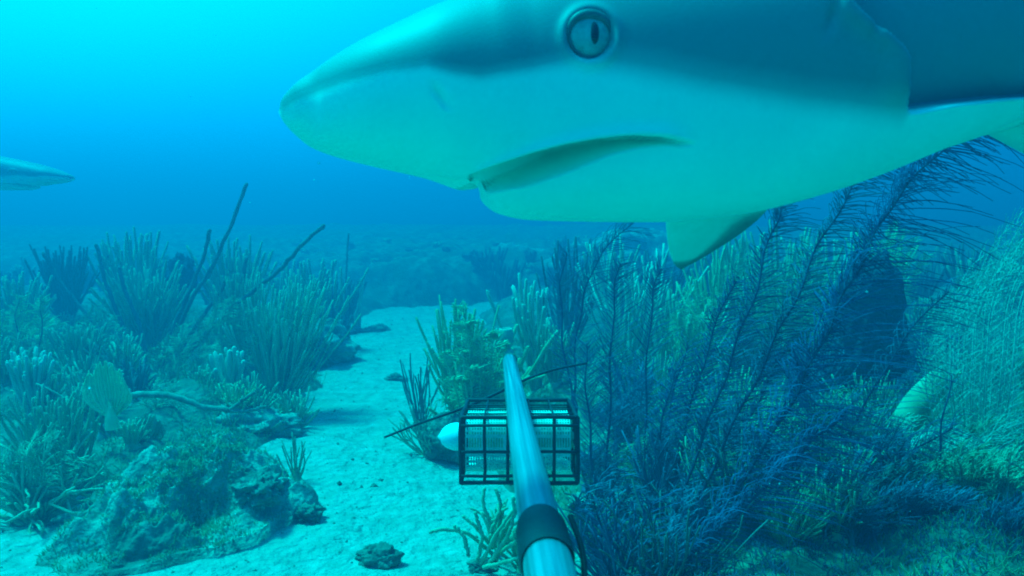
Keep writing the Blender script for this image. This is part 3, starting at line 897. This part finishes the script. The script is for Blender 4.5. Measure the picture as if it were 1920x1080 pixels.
sea_rod("dim sea rod low at the left frame edge, hazy blue", 30, 3.8, 520, 36, .6, .007, 'green', fork=3)
sea_plume("bright yellow-green feathery coral at the left frame edge", [[(40, 760, 3.1), (35, 680, 3.1), (30, 600, 3.1), (35, 555, 3.1)], [(45, 760, 3.1), (70, 670, 3.1), (80, 590, 3.1), (72, 560, 3.1)],
           [(30, 760, 3.1), (0, 680, 3.1), (-15, 600, 3.1)], [(50, 760, 3.1), (105, 690, 3.1), (120, 640, 3.1)]], 'yellow', gap=.004, plen=.10, prad=.0022, droop=(.2, 0, -.5))
sea_rod("upright comb-like row of pale fingers at the left frame edge", 48, 2.55, 662, 26, .34, .0062, 'pale', fork=2, wob=.025, hmin=.85)
sea_rod("small green bush behind the comb-like fingers, beside the leaf-shaped fan", 150, 3.0, 610, 44, .7, .0045, 'green', fork=4, poly=14)
sea_fan("bright leaf-shaped ribbed sea fan above the arching dead branch", 208, 2.05, 785, 680, .125, 'leaf', .25, -.01, ribs=15)
sea_fan("small dull sea fan lying low behind the turf mound", 265, 2.45, 840, 775, .15, 'green', -.3, .04, ribs=9)
sea_rod("dense upright tuft of fine fingers at the channel edge on the left bank", 515, 3.2, 525, 80, .5, .0045, 'tan', fork=4, wob=.05, seg=13, lean=(.25, 0))
sea_rod("fine green fingers behind the dense tuft at the channel edge", 450, 3.5, 510, 56, .5, .005, 'green', fork=3)
sea_rod("short thick-fingered coral standing on rock left of the dense tuft", 425, 2.85, 652, 9, .35, .0095, 'pale', fork=1, seg=9, hmin=.7)
sea_rod("low spiky green coral right of the arching dead branch", 370, 2.85, 690, 18, .7, .005, 'tan', fork=2, poly=10)
sea_rod("bright rounded tuft where the dead branch forks", 440, 2.70, 722, 40, 1.1, .0040, 'yellow', fork=3, seg=8, wob=.16)
sea_rod("low ragged coral spilling onto the sand below the dense tuft", 545, 2.85, 735, 26, 1.0, .0045, 'tan', fork=3, wob=.12)
sea_rod("small bare twig coral at the right edge of the turf mound", 545, 2.22, 825, 9, .6, .0022, 'green', fork=3, wob=.09)
sea_rod("bushy green coral at the left edge before the turf mound", 95, 2.1, 740, 80, .55, .0040, 'green', fork=4, wob=.10, seg=12, poly=14, hmin=.45)
sea_rod("drooping fringe coral on the sand in the lower left corner", 45, 1.92, 830, 46, .95, .0038, 'tan', fork=3, wob=.13, up=-.04, seg=12, hmin=.5)
sea_rod("short stiff coral on the back of the turf mound", 235, 2.35, 790, 22, 1.0, .0036, 'tan', fork=3, wob=.1)
sea_rod("knobbly little coral between leaf-shaped fan and turf mound", 190, 2.4, 800, 12, .8, .0055, 'dark', fork=2)

db = thing("dead_branch", at(205, 770, 2.5), "bare dead branch arching over the rock behind the turf mound", "branch")
for pts, r in (([(180, 800, 2.5), (205, 765, 2.5), (240, 742, 2.48), (290, 738, 2.46), (335, 745, 2.45), (380, 765, 2.45), (430, 770, 2.46)], .0115),
               ([(430, 770, 2.46), (455, 750, 2.46), (478, 735, 2.46)], .0065), ([(428, 771, 2.46), (460, 772, 2.46), (500, 762, 2.47)], .006),
               ([(200, 790, 2.5), (215, 760, 2.47), (245, 745, 2.47)], .007)):
    add_branch(db, [(x_, y_, d_ - .16) for x_, y_, d_ in pts], r, 'wood', 8)
# dark sponges on the left bank
def sponge(label, px, d, base_py, top_py, wid, m='sponge', seed=1, name="barrel_sponge", lean=0.0, mouth=True):
    bp = at(px, base_py, d); hgt = at(px, top_py, d)[2] - bp[2]
    n, k = 40, 64
    s = np.linspace(0, 1, n)[:, None]; a = (np.arange(k) * 2 * math.pi / k)[None]
    r = wid * (.62 + .38 * np.sin(np.clip(s * 1.05, 0, 1) * math.pi * .72)) * (1 - .10 * s ** 6)
    Z = hgt * s + 0 * a
    top_in = 8
    X = r * np.cos(a) + lean * s ** 2; Y = r * np.sin(a)
    P = np.stack([X, Y, Z], -1)
    P = P * (1 + (.12 if mouth else .20) * fbm(P + seed, 11 if mouth else 5, 4, seed)[..., None] * np.array([1, 1, .2]))
    if mouth:
        inn = []
        for q in range(1, top_in):
            f = q / top_in
            ring = P[-1].copy(); c = ring.mean(0); ring = c + (ring - c) * (1 - .35 * min(1, f * 2.2)); ring[:, 2] -= hgt * .55 * f ** 1.5 - .008 * math.sin(min(1, f * 3) * math.pi)
            inn.append(ring)
        P = np.concatenate([P, np.array(inn)])
    root = thing(name, bp, label, "sponge")
    MB().grid(P, wrap=True).build("wall", M[m], root)
    holdfast(root, M[m], wid * .7)
    return root


boulder("dark round sponge among the rods on the left bank", 340, 520, 4.2, (.085, .08, .13), 'sponge', 2, "sponge", "sponge", rough=.3)
sea_plume("far pale feather coral beside the dark round sponge", [[(300, 640, 4.3), (295, 540, 4.3), (285, 470, 4.3)], [(300, 640, 4.3), (320, 560, 4.3), (310, 480, 4.3)]], 'green', gap=.006, plen=.09, prad=.0026)

# channel edge, middle distance
for (px, d, top, n, m, lab) in (
        (590, 4.7, 500, 26, 'green', "hazy bushy coral on the far left edge of the sand channel"),
        (640, 5.6, 520, 20, 'dark', "blue hazy coral clump beside the hazy low rock"),
        (615, 4.5, 570, 26, 'dark', "dim coral on the big shaded block of reef rock")):
    sea_rod(lab, px, d, top, n, .6, .009, m, fork=3)
whip = sea_rod("single tall thin sea whip rising from the channel's far left edge", 652, 5.4, 560, 3, .2, .006, 'dark', fork=0)
add_branch(whip, [(645, 600, 5.4), (648, 540, 5.4), (651, 480, 5.4), (654, 436, 5.4)], .008, 'dark')
sea_rod("pair of short pale fingers beside the tall thin sea whip", 668, 5.6, 512, 4, .15, .012, 'pale', fork=0)

# far reef: hazy colonies that read as a dim wall
for i in range(46):
    px = 560 + i * 25 + R.uniform(-18, 18); d = R.uniform(7.6, 9.8)
    if px < 1150 or i % 2:
        top = R.uniform(430, 500) if px > 760 else R.uniform(470, 530)
        hue = R.choice(['dark', 'green', 'dark'])
        zn = "left of the sand channel's end" if px < 700 else "straight behind the sand channel" if px < 900 else "under the shark's chin" if px < 1250 else "behind the plumes, right of the fin"
        sea_rod("dim %s hazy far-reef coral %s%s" % ('blue' if hue == 'dark' else 'greenish', zn, ', reaching high' if top < 462 else ''), px, d, top, 16, .5, .014, hue, 'far reef corals', fork=2, seg=8, sides=4)
for i in range(34):
    px = -120 + i * 22 + R.uniform(-15, 15); d = R.uniform(5.2, 7.5)
    hue = R.choice(['dark', 'green'])
    sea_rod("faint %s coral in blue haze far back %s" % ('blue' if hue == 'dark' else 'greenish', "at the left frame edge" if px < 100 else "left of the largest sea rod" if px < 230 else "behind the largest sea rod" if px < 400 else "behind the long slanting finger" if px < 560 else "near the thin sea whip"), px, d, R.uniform(480, 540), 14, .5, .012, hue, 'faint corals of the left bank', fork=2, seg=8, sides=4)
boulder("broad dim reef outcrop closing the far end of the channel", 960, 545, 9.2, (1.0, .6, .55), 'rock', 41, rough=.25)
boulder("dim reef outcrop in the haze right of the channel's end", 1180, 530, 8.2, (.9, .6, .55), 'rock', 42, rough=.3)

# ------------------------------------------------------------------ middle corals
yb = sea_rod("yellow-green shaggy bush coral behind the bait cage", 900, 2.72, 640, 30, .32, .0062, 'yellow', fork=3, wob=.16, seg=11, poly=45, hmin=.45)
tips = [(858, 575), (848, 610), (875, 605), (885, 640), (905, 630), (925, 650), (945, 665), (830, 660), (860, 660), (880, 690), (900, 690), (925, 700), (845, 710), (870, 735), (910, 745), (950, 720), (895, 665), (835, 745)]
sea_plume("feathery yellow-green coral mass just left of the pole tip", [[(890, 830, 2.66), (890 + (tx - 890) * .5, 830 + (ty - 830) * .45, 2.66 + R.uniform(-.04, .04)), (tx, ty, 2.64 + R.uniform(-.1, .1)), (tx + R.uniform(5, 28), ty + R.uniform(-4, 16), 2.64)] for tx, ty in tips], 'yellow', gap=.0042, plen=.065, prad=.0021, droop=(.3, 0, -.5), sm='yellow', srad=.005)
sea_rod("taller pale tuft on the left side of the shaggy bush coral", 862, 2.85, 566, 34, .28, .005, 'yellow', fork=3, poly=30)
ys = sea_rod("knobbly yellow finger coral slanting right above the shaggy bush", 925, 3.0, 590, 6, .4, .011, 'yellow', fork=1, poly=22, lean=(.5, 0))
sponge("small pale cup sponge beside the tip of the pole", 948, 2.9, 660, 618, .03, 'pale', 6, "cup_sponge")
sea_rod("tall upright pale rods right of the pole tip", 1005, 3.15, 512, 15, .28, .0085, 'pale', fork=2, wob=.03, hmin=.55, poly=8)
sea_rod("dim thin-fingered coral rising behind the upright pale rods", 1060, 3.7, 455, 18, .32, .006, 'dark', fork=2)
sea_rod("green rods low between the pole and the slate feather corals", 1040, 3.0, 600, 22, .5, .006, 'green', fork=2)
sea_rod("little dark twiggy coral on the sand left of the bush", 785, 2.95, 672, 13, .55, .0032, 'dark', fork=3, wob=.07)
sea_rod("thin bare twigs spreading on the sand left of the cage", 800, 2.55, 770, 16, 1.3, .0028, 'green', fork=3, wob=.12, up=.01)
tw = sea_rod("bare tan twiggy coral with crooked branches under the cage", 935, 1.88, 935, 13, .9, .0042, 'tan', fork=3, wob=.2, seg=12, up=.03)
for pts in ([(935, 1050, 1.85), (920, 985, 1.8), (905, 940, 1.8), (908, 915, 1.8)], [(930, 1040, 1.85), (960, 960, 1.8), (975, 925, 1.8)], [(925, 1040, 1.85), (880, 1000, 1.78), (830, 992, 1.75), (805, 998, 1.75)],
            [(925, 1030, 1.85), (890, 985, 1.78), (868, 968, 1.78)], [(930, 1060, 1.8), (940, 1000, 1.75), (975, 950, 1.7)],
            [(900, 1060, 1.76), (925, 1010, 1.72), (955, 965, 1.7), (985, 930, 1.7)], [(895, 1055, 1.76), (905, 1005, 1.74), (890, 960, 1.74)], [(905, 1065, 1.74), (960, 1050, 1.7), (1000, 1040, 1.7)],
            [(915, 1060, 1.74), (955, 1000, 1.7), (965, 965, 1.7), (962, 930, 1.7)], [(880, 1045, 1.74), (870, 1005, 1.74), (850, 985, 1.74)], [(930, 1040, 1.74), (975, 1010, 1.7), (985, 985, 1.7)], [(920, 1000, 1.76), (940, 950, 1.76), (930, 915, 1.76)]):
    add_branch(tw, pts, .0052, 'tan', 6)
sea_rod("low tan coral half hidden behind the pole's lower end", 985, 1.72, 985, 14, .9, .004, 'tan', fork=3, wob=.14)

# ------------------------------------------------------------------ right bank: sea plumes in front
sea_plume("purple sea plume with two long stems leaning right, nearest in the right bank",
          [[(1215, 1085, 1.62), (1275, 940, 1.62), (1322, 803, 1.62), (1367, 686, 1.62), (1413, 554, 1.62), (1450, 430, 1.64), (1470, 370, 1.66)],
           [(1225, 1085, 1.62), (1310, 940, 1.60), (1367, 808, 1.58), (1435, 677, 1.57), (1490, 559, 1.57), (1549, 432, 1.60), (1610, 330, 1.62), (1650, 285, 1.64)]], 'slate', droop=(.70, 0, -1.1), plen=.17, gap=.0026, prad=.0011)
sea_plume("tallest deep purple sea plume arching to the right frame edge behind the fin",
          [[(1240, 1100, 1.50), (1345, 970, 1.50), (1435, 835, 1.50), (1503, 722, 1.50), (1544, 631, 1.50), (1594, 531, 1.50), (1640, 441, 1.52), (1690, 355, 1.54), (1770, 275, 1.56), (1870, 222, 1.58)]], 'purple', droop=(1.0, 0, -1.25), plen=.27, bias=.30, gap=.0026, prad=.0011)
sea_plume("purple sea plume low in the middle of the right bank, swept right",
          [[(1215, 1100, 1.50), (1330, 1010, 1.48), (1420, 930, 1.47), (1500, 850, 1.47), (1580, 780, 1.48)]], 'purple', droop=(.8, 0, -1.1), plen=.20, bias=.3, gap=.0026, prad=.0011)
sea_plume("arching slate sea plume under the shark's chin", [[(1075, 760, 2.5), (1080, 640, 2.5), (1095, 550, 2.5), (1125, 475, 2.5), (1190, 414, 2.5)], [(1075, 760, 2.5), (1055, 640, 2.5), (1050, 540, 2.5), (1062, 470, 2.5)]], 'slate', droop=(.7, 0, -.35), plen=.20, bias=.5, gap=.0045)
sea_plume("upright slate feather coral just right of the bait cage", [[(1135, 1010, 2.0), (1140, 850, 2.0), (1145, 700, 2.0), (1150, 560, 2.0), (1162, 490, 2.0)], [(1135, 1010, 2.0), (1110, 860, 2.0), (1100, 740, 2.0), (1098, 640, 2.0)]], 'slate', droop=(.35, 0, -.35), plen=.15, gap=.0042)
sea_plume("second upright slate feather coral from the cage", [[(1205, 1000, 2.15), (1208, 860, 2.15), (1212, 700, 2.15), (1222, 560, 2.15), (1238, 500, 2.15)], [(1205, 1000, 2.15), (1235, 860, 2.15), (1262, 740, 2.15), (1290, 640, 2.15)]], 'slate', droop=(.4, 0, -.35), plen=.15, gap=.0042)
sea_plume("fine purple sea plume with three stems between the slate feathers and the long stems",
          [[(1230, 1060, 1.85), (1260, 920, 1.85), (1290, 780, 1.85), (1330, 640, 1.85), (1380, 520, 1.85)], [(1230, 1060, 1.85), (1300, 950, 1.85), (1360, 850, 1.85), (1430, 740, 1.85), (1480, 640, 1.85)],
           [(1230, 1060, 1.85), (1225, 930, 1.85), (1240, 800, 1.85), (1265, 690, 1.85)]], 'purple', droop=(.7, 0, -1.1), plen=.17, gap=.003, prad=.0011)
sea_plume("dim purple sea plume behind the tallest one, fanning to the right",
          [[(1480, 1000, 1.8), (1560, 880, 1.8), (1620, 760, 1.8), (1690, 640, 1.8), (1780, 540, 1.8)], [(1480, 1000, 1.8), (1600, 920, 1.8), (1700, 850, 1.8), (1790, 800, 1.8)]], 'slate', droop=(.8, 0, -.9), plen=.20, gap=.005, prad=.0011)
sea_plume("slender dark stem standing alone in front of the big arching pale coral", [[(1757, 1010, 1.75), (1758, 900, 1.75), (1765, 800, 1.75), (1785, 700, 1.75)], [(1757, 1000, 1.75), (1735, 930, 1.75), (1720, 880, 1.75)]], 'slate', droop=(.4, 0, -.3), plen=.05, gap=.02)
sea_plume("dark feathery coral in the lower right corner", [[(1640, 1100, 1.6), (1600, 1020, 1.6), (1560, 960, 1.6)], [(1650, 1100, 1.6), (1690, 1010, 1.6), (1740, 950, 1.6)], [(1660, 1100, 1.6), (1760, 1040, 1.6), (1850, 1000, 1.6)]], 'slate', droop=(.3, 0, -.3), plen=.17, gap=.004)
sea_plume("blue feathery coral at the bottom edge beside the pole sleeve", [[(1150, 1110, 1.55), (1130, 1030, 1.55), (1120, 960, 1.55)], [(1155, 1110, 1.55), (1190, 1020, 1.55), (1225, 940, 1.55)], [(1160, 1110, 1.55), (1260, 1040, 1.55), (1330, 960, 1.55)]], 'purple', droop=(.3, 0, -.3), plen=.14, gap=.004)

def feather(label, px, d, base_py, top_py, m, n=5, wdt=60, plen=.08, gap=.004, prad=.0014, group=None):
    st = []
    for k in range(n):
        f = (k - (n - 1) / 2) / max(1, (n - 1) / 2)
        tx = px + f * wdt; ty = top_py + abs(f) * (base_py - top_py) * .25 + R.uniform(0, 20)
        st.append([(px, base_py, d), (px + f * wdt * .35, base_py + (ty - base_py) * .4, d), (px + f * wdt * .75, base_py + (ty - base_py) * .75, d + R.uniform(-.08, .08)), (tx + 12, ty, d + R.uniform(-.08, .08))])
    return sea_plume(label, st, m, group, gap=gap, plen=plen, prad=prad, droop=(.4, 0, -.3), sm=m, srad=.0032)


feather("yellow-green feathery coral standing under the hanging fin's dark tip", 1290, 2.9, 760, 520, 'yellow', 6, 50)
feather("green feathery coral right of the hanging fin", 1385, 3.1, 740, 440, 'green', 7, 60)
feather("tall green feathery coral between the two long plume stems", 1500, 2.9, 760, 430, 'green', 7, 60)
feather("yellow-green feathery coral above the tall dark sponge mass", 1670, 3.2, 640, 400, 'yellow', 6, 55)
feather("low yellow feathery coral left of the squat dark sponge", 1390, 2.2, 900, 770, 'yellow', 6, 55, gap=.003)
feather("low green feathery coral beside the bait cage's lower right corner", 1150, 2.15, 980, 830, 'green', 6, 50, gap=.003)
feather("shaggy tan feathery coral in the right corner near the bottom edge", 1830, 1.75, 1100, 960, 'tan', 8, 90, gap=.003)
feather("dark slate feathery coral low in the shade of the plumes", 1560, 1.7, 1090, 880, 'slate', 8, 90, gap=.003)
feather("dull green feathery coral at the bottom right of centre", 1690, 1.65, 1100, 940, 'green', 7, 70, gap=.003)
feather("blue-grey feathery coral right beside the pole at the bottom", 1130, 1.7, 1080, 860, 'slate', 7, 60, gap=.003)
feather("pale green feathery coral behind the comb-like fingers at the left", 170, 3.3, 720, 560, 'green', 6, 45)
feather("green feathery coral in front of the bushy coral in the lower left", 60, 1.95, 1000, 800, 'green', 8, 70, gap=.003)
feather("tall yellow-green feathery coral at the left edge behind the comb-like fingers", 25, 3.2, 760, 550, 'yellow', 11, 75, gap=.0035)
feather("tan feathery coral beside the leaf-shaped fan on its left", 130, 3.3, 740, 590, 'tan', 8, 60, gap=.0035)
feather("dull green feathery coral behind the arching dead branch", 330, 3.0, 780, 600, 'green', 8, 60, gap=.0035)
feather("upright green feathery coral left of the dense fine-fingered tuft", 420, 3.2, 760, 540, 'green', 8, 60, gap=.0035)
feather("small yellow feathery coral on the rock behind the turf mound", 300, 2.6, 800, 705, 'tan', 5, 35)

# big pale coral at the right edge
stems = []
for k in range(36):
    f = (k + R.uniform(-.9, .9)) / 35.0
    x_t = 1700 + 300 * f; y_t = 600 - 215 * math.sin(max(0, min(1, f * 1.15)) * math.pi / 2) + R.uniform(-15, 60)
    dz = R.uniform(-.25, .3)
    stems.append([(1830, 1000, 2.2), (1775 + 90 * f, 880, 2.2 + dz * .4), (1742 + 165 * f, 740, 2.2 + dz), (1735 + 180 * f, (740 + y_t) / 2 + 10, 2.2 + dz), (x_t + 35, y_t, 2.2 + dz), (x_t + 130, y_t - 75 + 40 * (1 - f), 2.2 + dz)])
sea_plume("big pale coral of long strands arching along the right frame edge", stems, 'teal', droop=(.3, 0, .1), plen=.075, gap=.012, prad=.0011, srad=.0028, sm='teal')
stems = []
for k in range(20):
    f = k / 19.0
    stems.append([(1760, 930, 2.0), (1800 + 30 * f, 890 - 40 * f, 2.0), (1850 + R.uniform(0, 20), 800 + 110 * f, 2.0 + R.uniform(-.1, .1)), (1960, 760 + 190 * f, 2.0)])
sea_plume("low pale coral of strands fanning to the right frame edge", stems, 'teal', droop=(.4, 0, -.3), plen=.09, gap=.008, prad=.0011, srad=.0022, sm='teal')
sp1 = sponge("curved pale green sponge finger leaning right, beside the big pale coral", 1672, 2.3, 880, 690, .052, 'green', 8, "tube_sponge", lean=.17, mouth=False)
boulder("tall dark purple sponge mass behind the tallest sea plume", 1620, 625, 2.75, (.12, .11, .30), 'sponge', 3, "sponge", "sponge", rough=.28)
boulder("second dark sponge mass, lower, right of the tall one", 1665, 740, 2.9, (.20, .14, .17), 'sponge', 5, "sponge", "sponge", rough=.3)
sponge("squat dark sponge low among the purple plumes", 1465, 1.9, 930, 835, .06, 'sponge', 7)

# greenery behind the plumes
for (px, d, top, n, sprd, rad, m, lab) in (
        (1185, 3.2, 450, 24, .35, .006, 'pale', "pale upright rods behind the arching slate plume"),
        (1255, 3.6, 520, 24, .4, .006, 'green', "green rods below the hanging dark-tipped fin"),
        (1300, 3.0, 560, 18, .75, .008, 'tan', "V-shaped tan coral fan opening upward under the fin"),
        (1345, 3.4, 455, 30, .35, .006, 'yellow', "yellow-green rods just right of the hanging fin"),
        (1400, 3.7, 430, 26, .4, .007, 'green', "green rods between the hanging fin and the long plume stems"),
        (1470, 3.3, 420, 28, .4, .006, 'green', "tall green rods seen through the two-stemmed plume"),
        (1550, 3.5, 440, 28, .45, .007, 'pale', "pale rods left of the tall tall dark sponge mass"),
        (1640, 3.9, 420, 26, .45, .007, 'yellow', "yellow-green rods rising above the tall dark sponge mass"),
        (1740, 4.2, 560, 24, .6, .008, 'green', "green rods in the gap left of the big pale coral"),
        (1310, 2.4, 740, 36, .8, 0.003, 'tan', "low tan bush at the foot of the V-shaped fan"),
        (1390, 2.5, 700, 42, .6, 0.003, 'yellow', "yellow-green bush in the middle of the right bank"),
        (1480, 2.4, 760, 42, .7, 0.003, 'green', "green bush below the two long plume stems"),
        (1250, 2.6, 760, 33, .7, 0.003, 'yellow', "small yellow bush right of the slate feather corals"),
        (1170, 2.7, 780, 22, .6, .005, 'green', "green tuft close behind the bait cage's right side"),
        (1570, 2.1, 830, 36, .8, 0.0027, 'tan', "tan bush under the tall dark sponge mass"),
        (1650, 2.0, 860, 28, .8, 0.0033, 'tan', "forked tan twigs beside the pale sponge finger"),
        (1430, 1.75, 940, 36, .9, 0.0024, 'green', "low green tuft near the bottom among purple plumes"),
        (1540, 1.7, 970, 33, .9, 0.0024, 'tan', "low tan tuft near the bottom edge on the right"),
        (1800, 1.8, 1000, 30, .9, 0.0020, 'slate', "shaggy slate coral below the big pale coral"),
        (1890, 1.75, 1000, 30, .9, 0.0020, 'green', "shaggy green coral in the lower right corner"),
        (1700, 1.65, 1000, 39, .9, 0.0024, 'green', "green tuft at the bottom edge right of centre"),
        (1300, 1.75, 980, 30, .8, 0.0024, 'slate', "little slate tuft between the purple plume feet"),
        (1110, 2.3, 850, 22, .6, .004, 'tan', "thin tan tuft hugging the right side of the cage")):
    sea_rod(lab, px, d, top, n, sprd, rad, m, fork=3, wob=.09, poly=8 if d < 2.9 else 0, seg=11, sides=5)
for i in range(26):
    px = R.uniform(1100, 1960); d = R.uniform(4.6, 7.5)
    hue = R.choice(['dark', 'green', 'green'])
    sea_rod("dim hazy %s coral deep in the right bank, %s%s" % ('blue' if hue == 'dark' else 'green', "behind the slate feather corals" if px < 1250 else "behind the hanging fin" if px < 1420 else "behind the two-stemmed plume" if px < 1560 else "behind the tall dark sponge" if px < 1720 else "behind the arching pale coral", ", farthest" if d > 6.2 else ""), px, d, R.uniform(450, 520), 16, .5, .010, hue, 'hazy corals of the right bank', fork=2, seg=8, sides=4)

for px, d, hh, mt, lab in ((1745, 1.62, .12, 'slate', "shaggy slate coral at the bottom edge, left of the corner ones"), (1815, 1.72, .13, 'green', "shaggy olive coral near the bottom edge below the arching pale coral"),
                           (1885, 1.66, .12, 'tan', "shaggy tan coral in the bottom right corner"), (1925, 1.85, .15, 'green', "olive feathery coral at the right frame edge just above the corner"),
                           (1770, 1.95, .14, 'teal', "grey-teal feathery coral beside the slender dark stem's foot"), (1850, 2.05, .13, 'tan', "tan feathery coral at the foot of the arching pale coral"),
                           (1690, 1.75, .13, 'dark', "dark feathery coral left of the slender dark stem"), (1610, 1.60, .11, 'slate', "low slate coral at the bottom edge under the forked tan twigs"),
                           (1900, 1.55, .08, 'slate', "small slate coral lowest in the right corner")):
    z0 = base_at(px, d)
    top = 540 - (((z0[2] + hh) - CAMH + d * sp) / cp) / d * F; bot_ = 540 - ((z0[2] - CAMH + d * sp) / cp) / d * F
    feather(lab, px, d, bot_, top, mt, 10, 75, .07, .0034, .0013)
for i in range(110):
    d = 1.5 + 2.1 * R.random() ** 1.3; px = R.uniform(1100 if d > 2 else 1130, 1950 if d > 2.4 else 1700)
    z0 = base_at(px, d); up_ = R.uniform(.10, .26)
    top = 540 - (((z0[2] + up_) - CAMH + d * sp) / cp) / d * F; bot_ = 540 - ((z0[2] - CAMH + d * sp) / cp) / d * F
    shade = 1380 < px < 1730 and d < 2.1  # darker coral colours are picked here to stand in for shade
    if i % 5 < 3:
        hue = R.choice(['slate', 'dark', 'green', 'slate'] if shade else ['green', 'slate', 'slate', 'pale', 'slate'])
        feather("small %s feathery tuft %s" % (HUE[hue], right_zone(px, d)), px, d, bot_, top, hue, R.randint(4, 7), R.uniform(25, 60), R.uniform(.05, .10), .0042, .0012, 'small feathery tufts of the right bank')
    else:
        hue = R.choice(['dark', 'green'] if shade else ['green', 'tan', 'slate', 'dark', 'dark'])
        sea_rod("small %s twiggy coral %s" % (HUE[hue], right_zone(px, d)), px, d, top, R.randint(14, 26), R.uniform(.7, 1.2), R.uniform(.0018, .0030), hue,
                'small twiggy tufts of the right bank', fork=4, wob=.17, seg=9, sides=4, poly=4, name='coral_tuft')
for i in range(40):
    d = R.uniform(2.5, 5.0); px = R.uniform(-60, 560)
    z0 = base_at(px, d); top = 540 - (((z0[2] + R.uniform(.10, .24)) - CAMH + d * sp) / cp) / d * F
    hue = R.choice(['green', 'tan', 'yellow', 'green', 'dark', 'pale'])
    sea_rod("small %s tufted coral %s" % (HUE[hue], left_zone(px, d)), px, d, top, R.randint(16, 30), R.uniform(.6, 1.1), R.uniform(.003, .005), hue,
            'small tufts of the left bank', fork=3, wob=.13, seg=8, sides=4, poly=5)

# ------------------------------------------------------------------ turf and grit
def scatter(name, label, pts, L, r, m, k=4):
    n = len(pts); dv = NR.normal(0, .55, (n, 3)); dv[:, 2] = 1; dv /= np.linalg.norm(dv, axis=1, keepdims=True)
    LL = L * NR.uniform(.4, 1.3, (n, 1)); s = np.linspace(0, 1, k)[None, :, None]
    cur = NR.normal(0, .5, (n, 1, 3))
    Q = pts[:, None] + LL[:, None] * (dv[:, None] * s + cur * s * s * .6) - np.array([0, 0, .004])
    b = MB(); b.tubes(Q, r * np.linspace(1.2, .6, k)[None] + np.zeros((n, 1)), 3)
    return tag(b.build(name, M[m]), label, None, None, 'stuff')


def bank_points(n, x0, x1, y0, y1, s):
    x = NR.uniform(x0, x1, n); y = NR.uniform(y0, y1, n)
    P = np.stack([x, y, 0 * x], -1)
    k = (bank_h(x, y) > sand_h(x, y) + .01) & (fbm(P, 4, 3, s) > -.25)
    x, y = x[k], y[k]
    return np.stack([x, y, H(x, y)], -1)


scatter("algae_turf", "fuzzy green algae turf over the right bank", bank_points(60000, -.4, 2.4, 1.1, 4.6, 91), .026, .0013, 'turf')
scatter("algae_turf", "fuzzy green algae turf over the left bank", bank_points(30000, -3.2, -.6, 2.1, 5.2, 93), .042, .0015, 'turf')
scatter("algae_turf", "dark algae turf at the near foot of the right bank", bank_points(15000, .1, 1.5, 1.1, 2.0, 95), .022, .0011, 'slate')
sel = MV[NR.integers(0, len(MV), 16000)]
sel = sel[(fbm(sel, 9, 3, 97) > -.05)]
scatter("algae_turf", "short algae turf on the front rock mound", sel, .012, .0012, 'turf')
np_ = 170
dd_ = .5 + 4.5 * NR.random(np_); ux = NR.uniform(-.75, .75, np_); vy = NR.uniform(-.35, .42, np_)
pp = cs(ux * dd_, vy * dd_, dd_); pp = pp[(pp[:, 2] > H(pp[:, 0], pp[:, 1]) + .03) & (pp[:, 2] < 2.2)]
b = MB()
for q in pp:
    T_ = (np.array([(1, 0, -.3), (-.5, .86, -.3), (-.5, -.86, -.3), (0, 0, .8)]) + NR.normal(0, .25, (4, 3))) * NR.uniform(.0006, .0019)
    b.add(T_ + q, None, [(0, 1, 3), (1, 2, 3), (2, 0, 3), (0, 2, 1)])
tag(b.build("floating_specks", M['plastic']), "fine pale specks drifting in the water", None, None, 'stuff')
n = 2600
x = NR.uniform(-2.0, .4, n); y = 1.3 + NR.uniform(0, 1, n) ** 1.6 * 5; z = sand_h(x, y)
b = MB()
tet = np.array([(1, 0, -.3), (-.5, .86, -.3), (-.5, -.86, -.3), (0, 0, .6)])
s_ = NR.uniform(.002, .007, n) * NR.choice([1, 1, 1, 2], n)
for i in range(n):
    a = NR.uniform(0, 6.28); c_, d_ = math.cos(a), math.sin(a)
    T_ = (tet + NR.normal(0, .2, (4, 3))) @ np.array([[c_, d_, 0], [-d_, c_, 0], [0, 0, 1]])
    b.add(T_ * s_[i] + np.array([x[i], y[i], z[i]]), None, [(0, 1, 3), (1, 2, 3), (2, 0, 3), (0, 2, 1)])
tag(b.build("shell_grit", M['rubble']), "dark bits of shell and coral grit strewn over the pale sand", None, None, 'stuff')
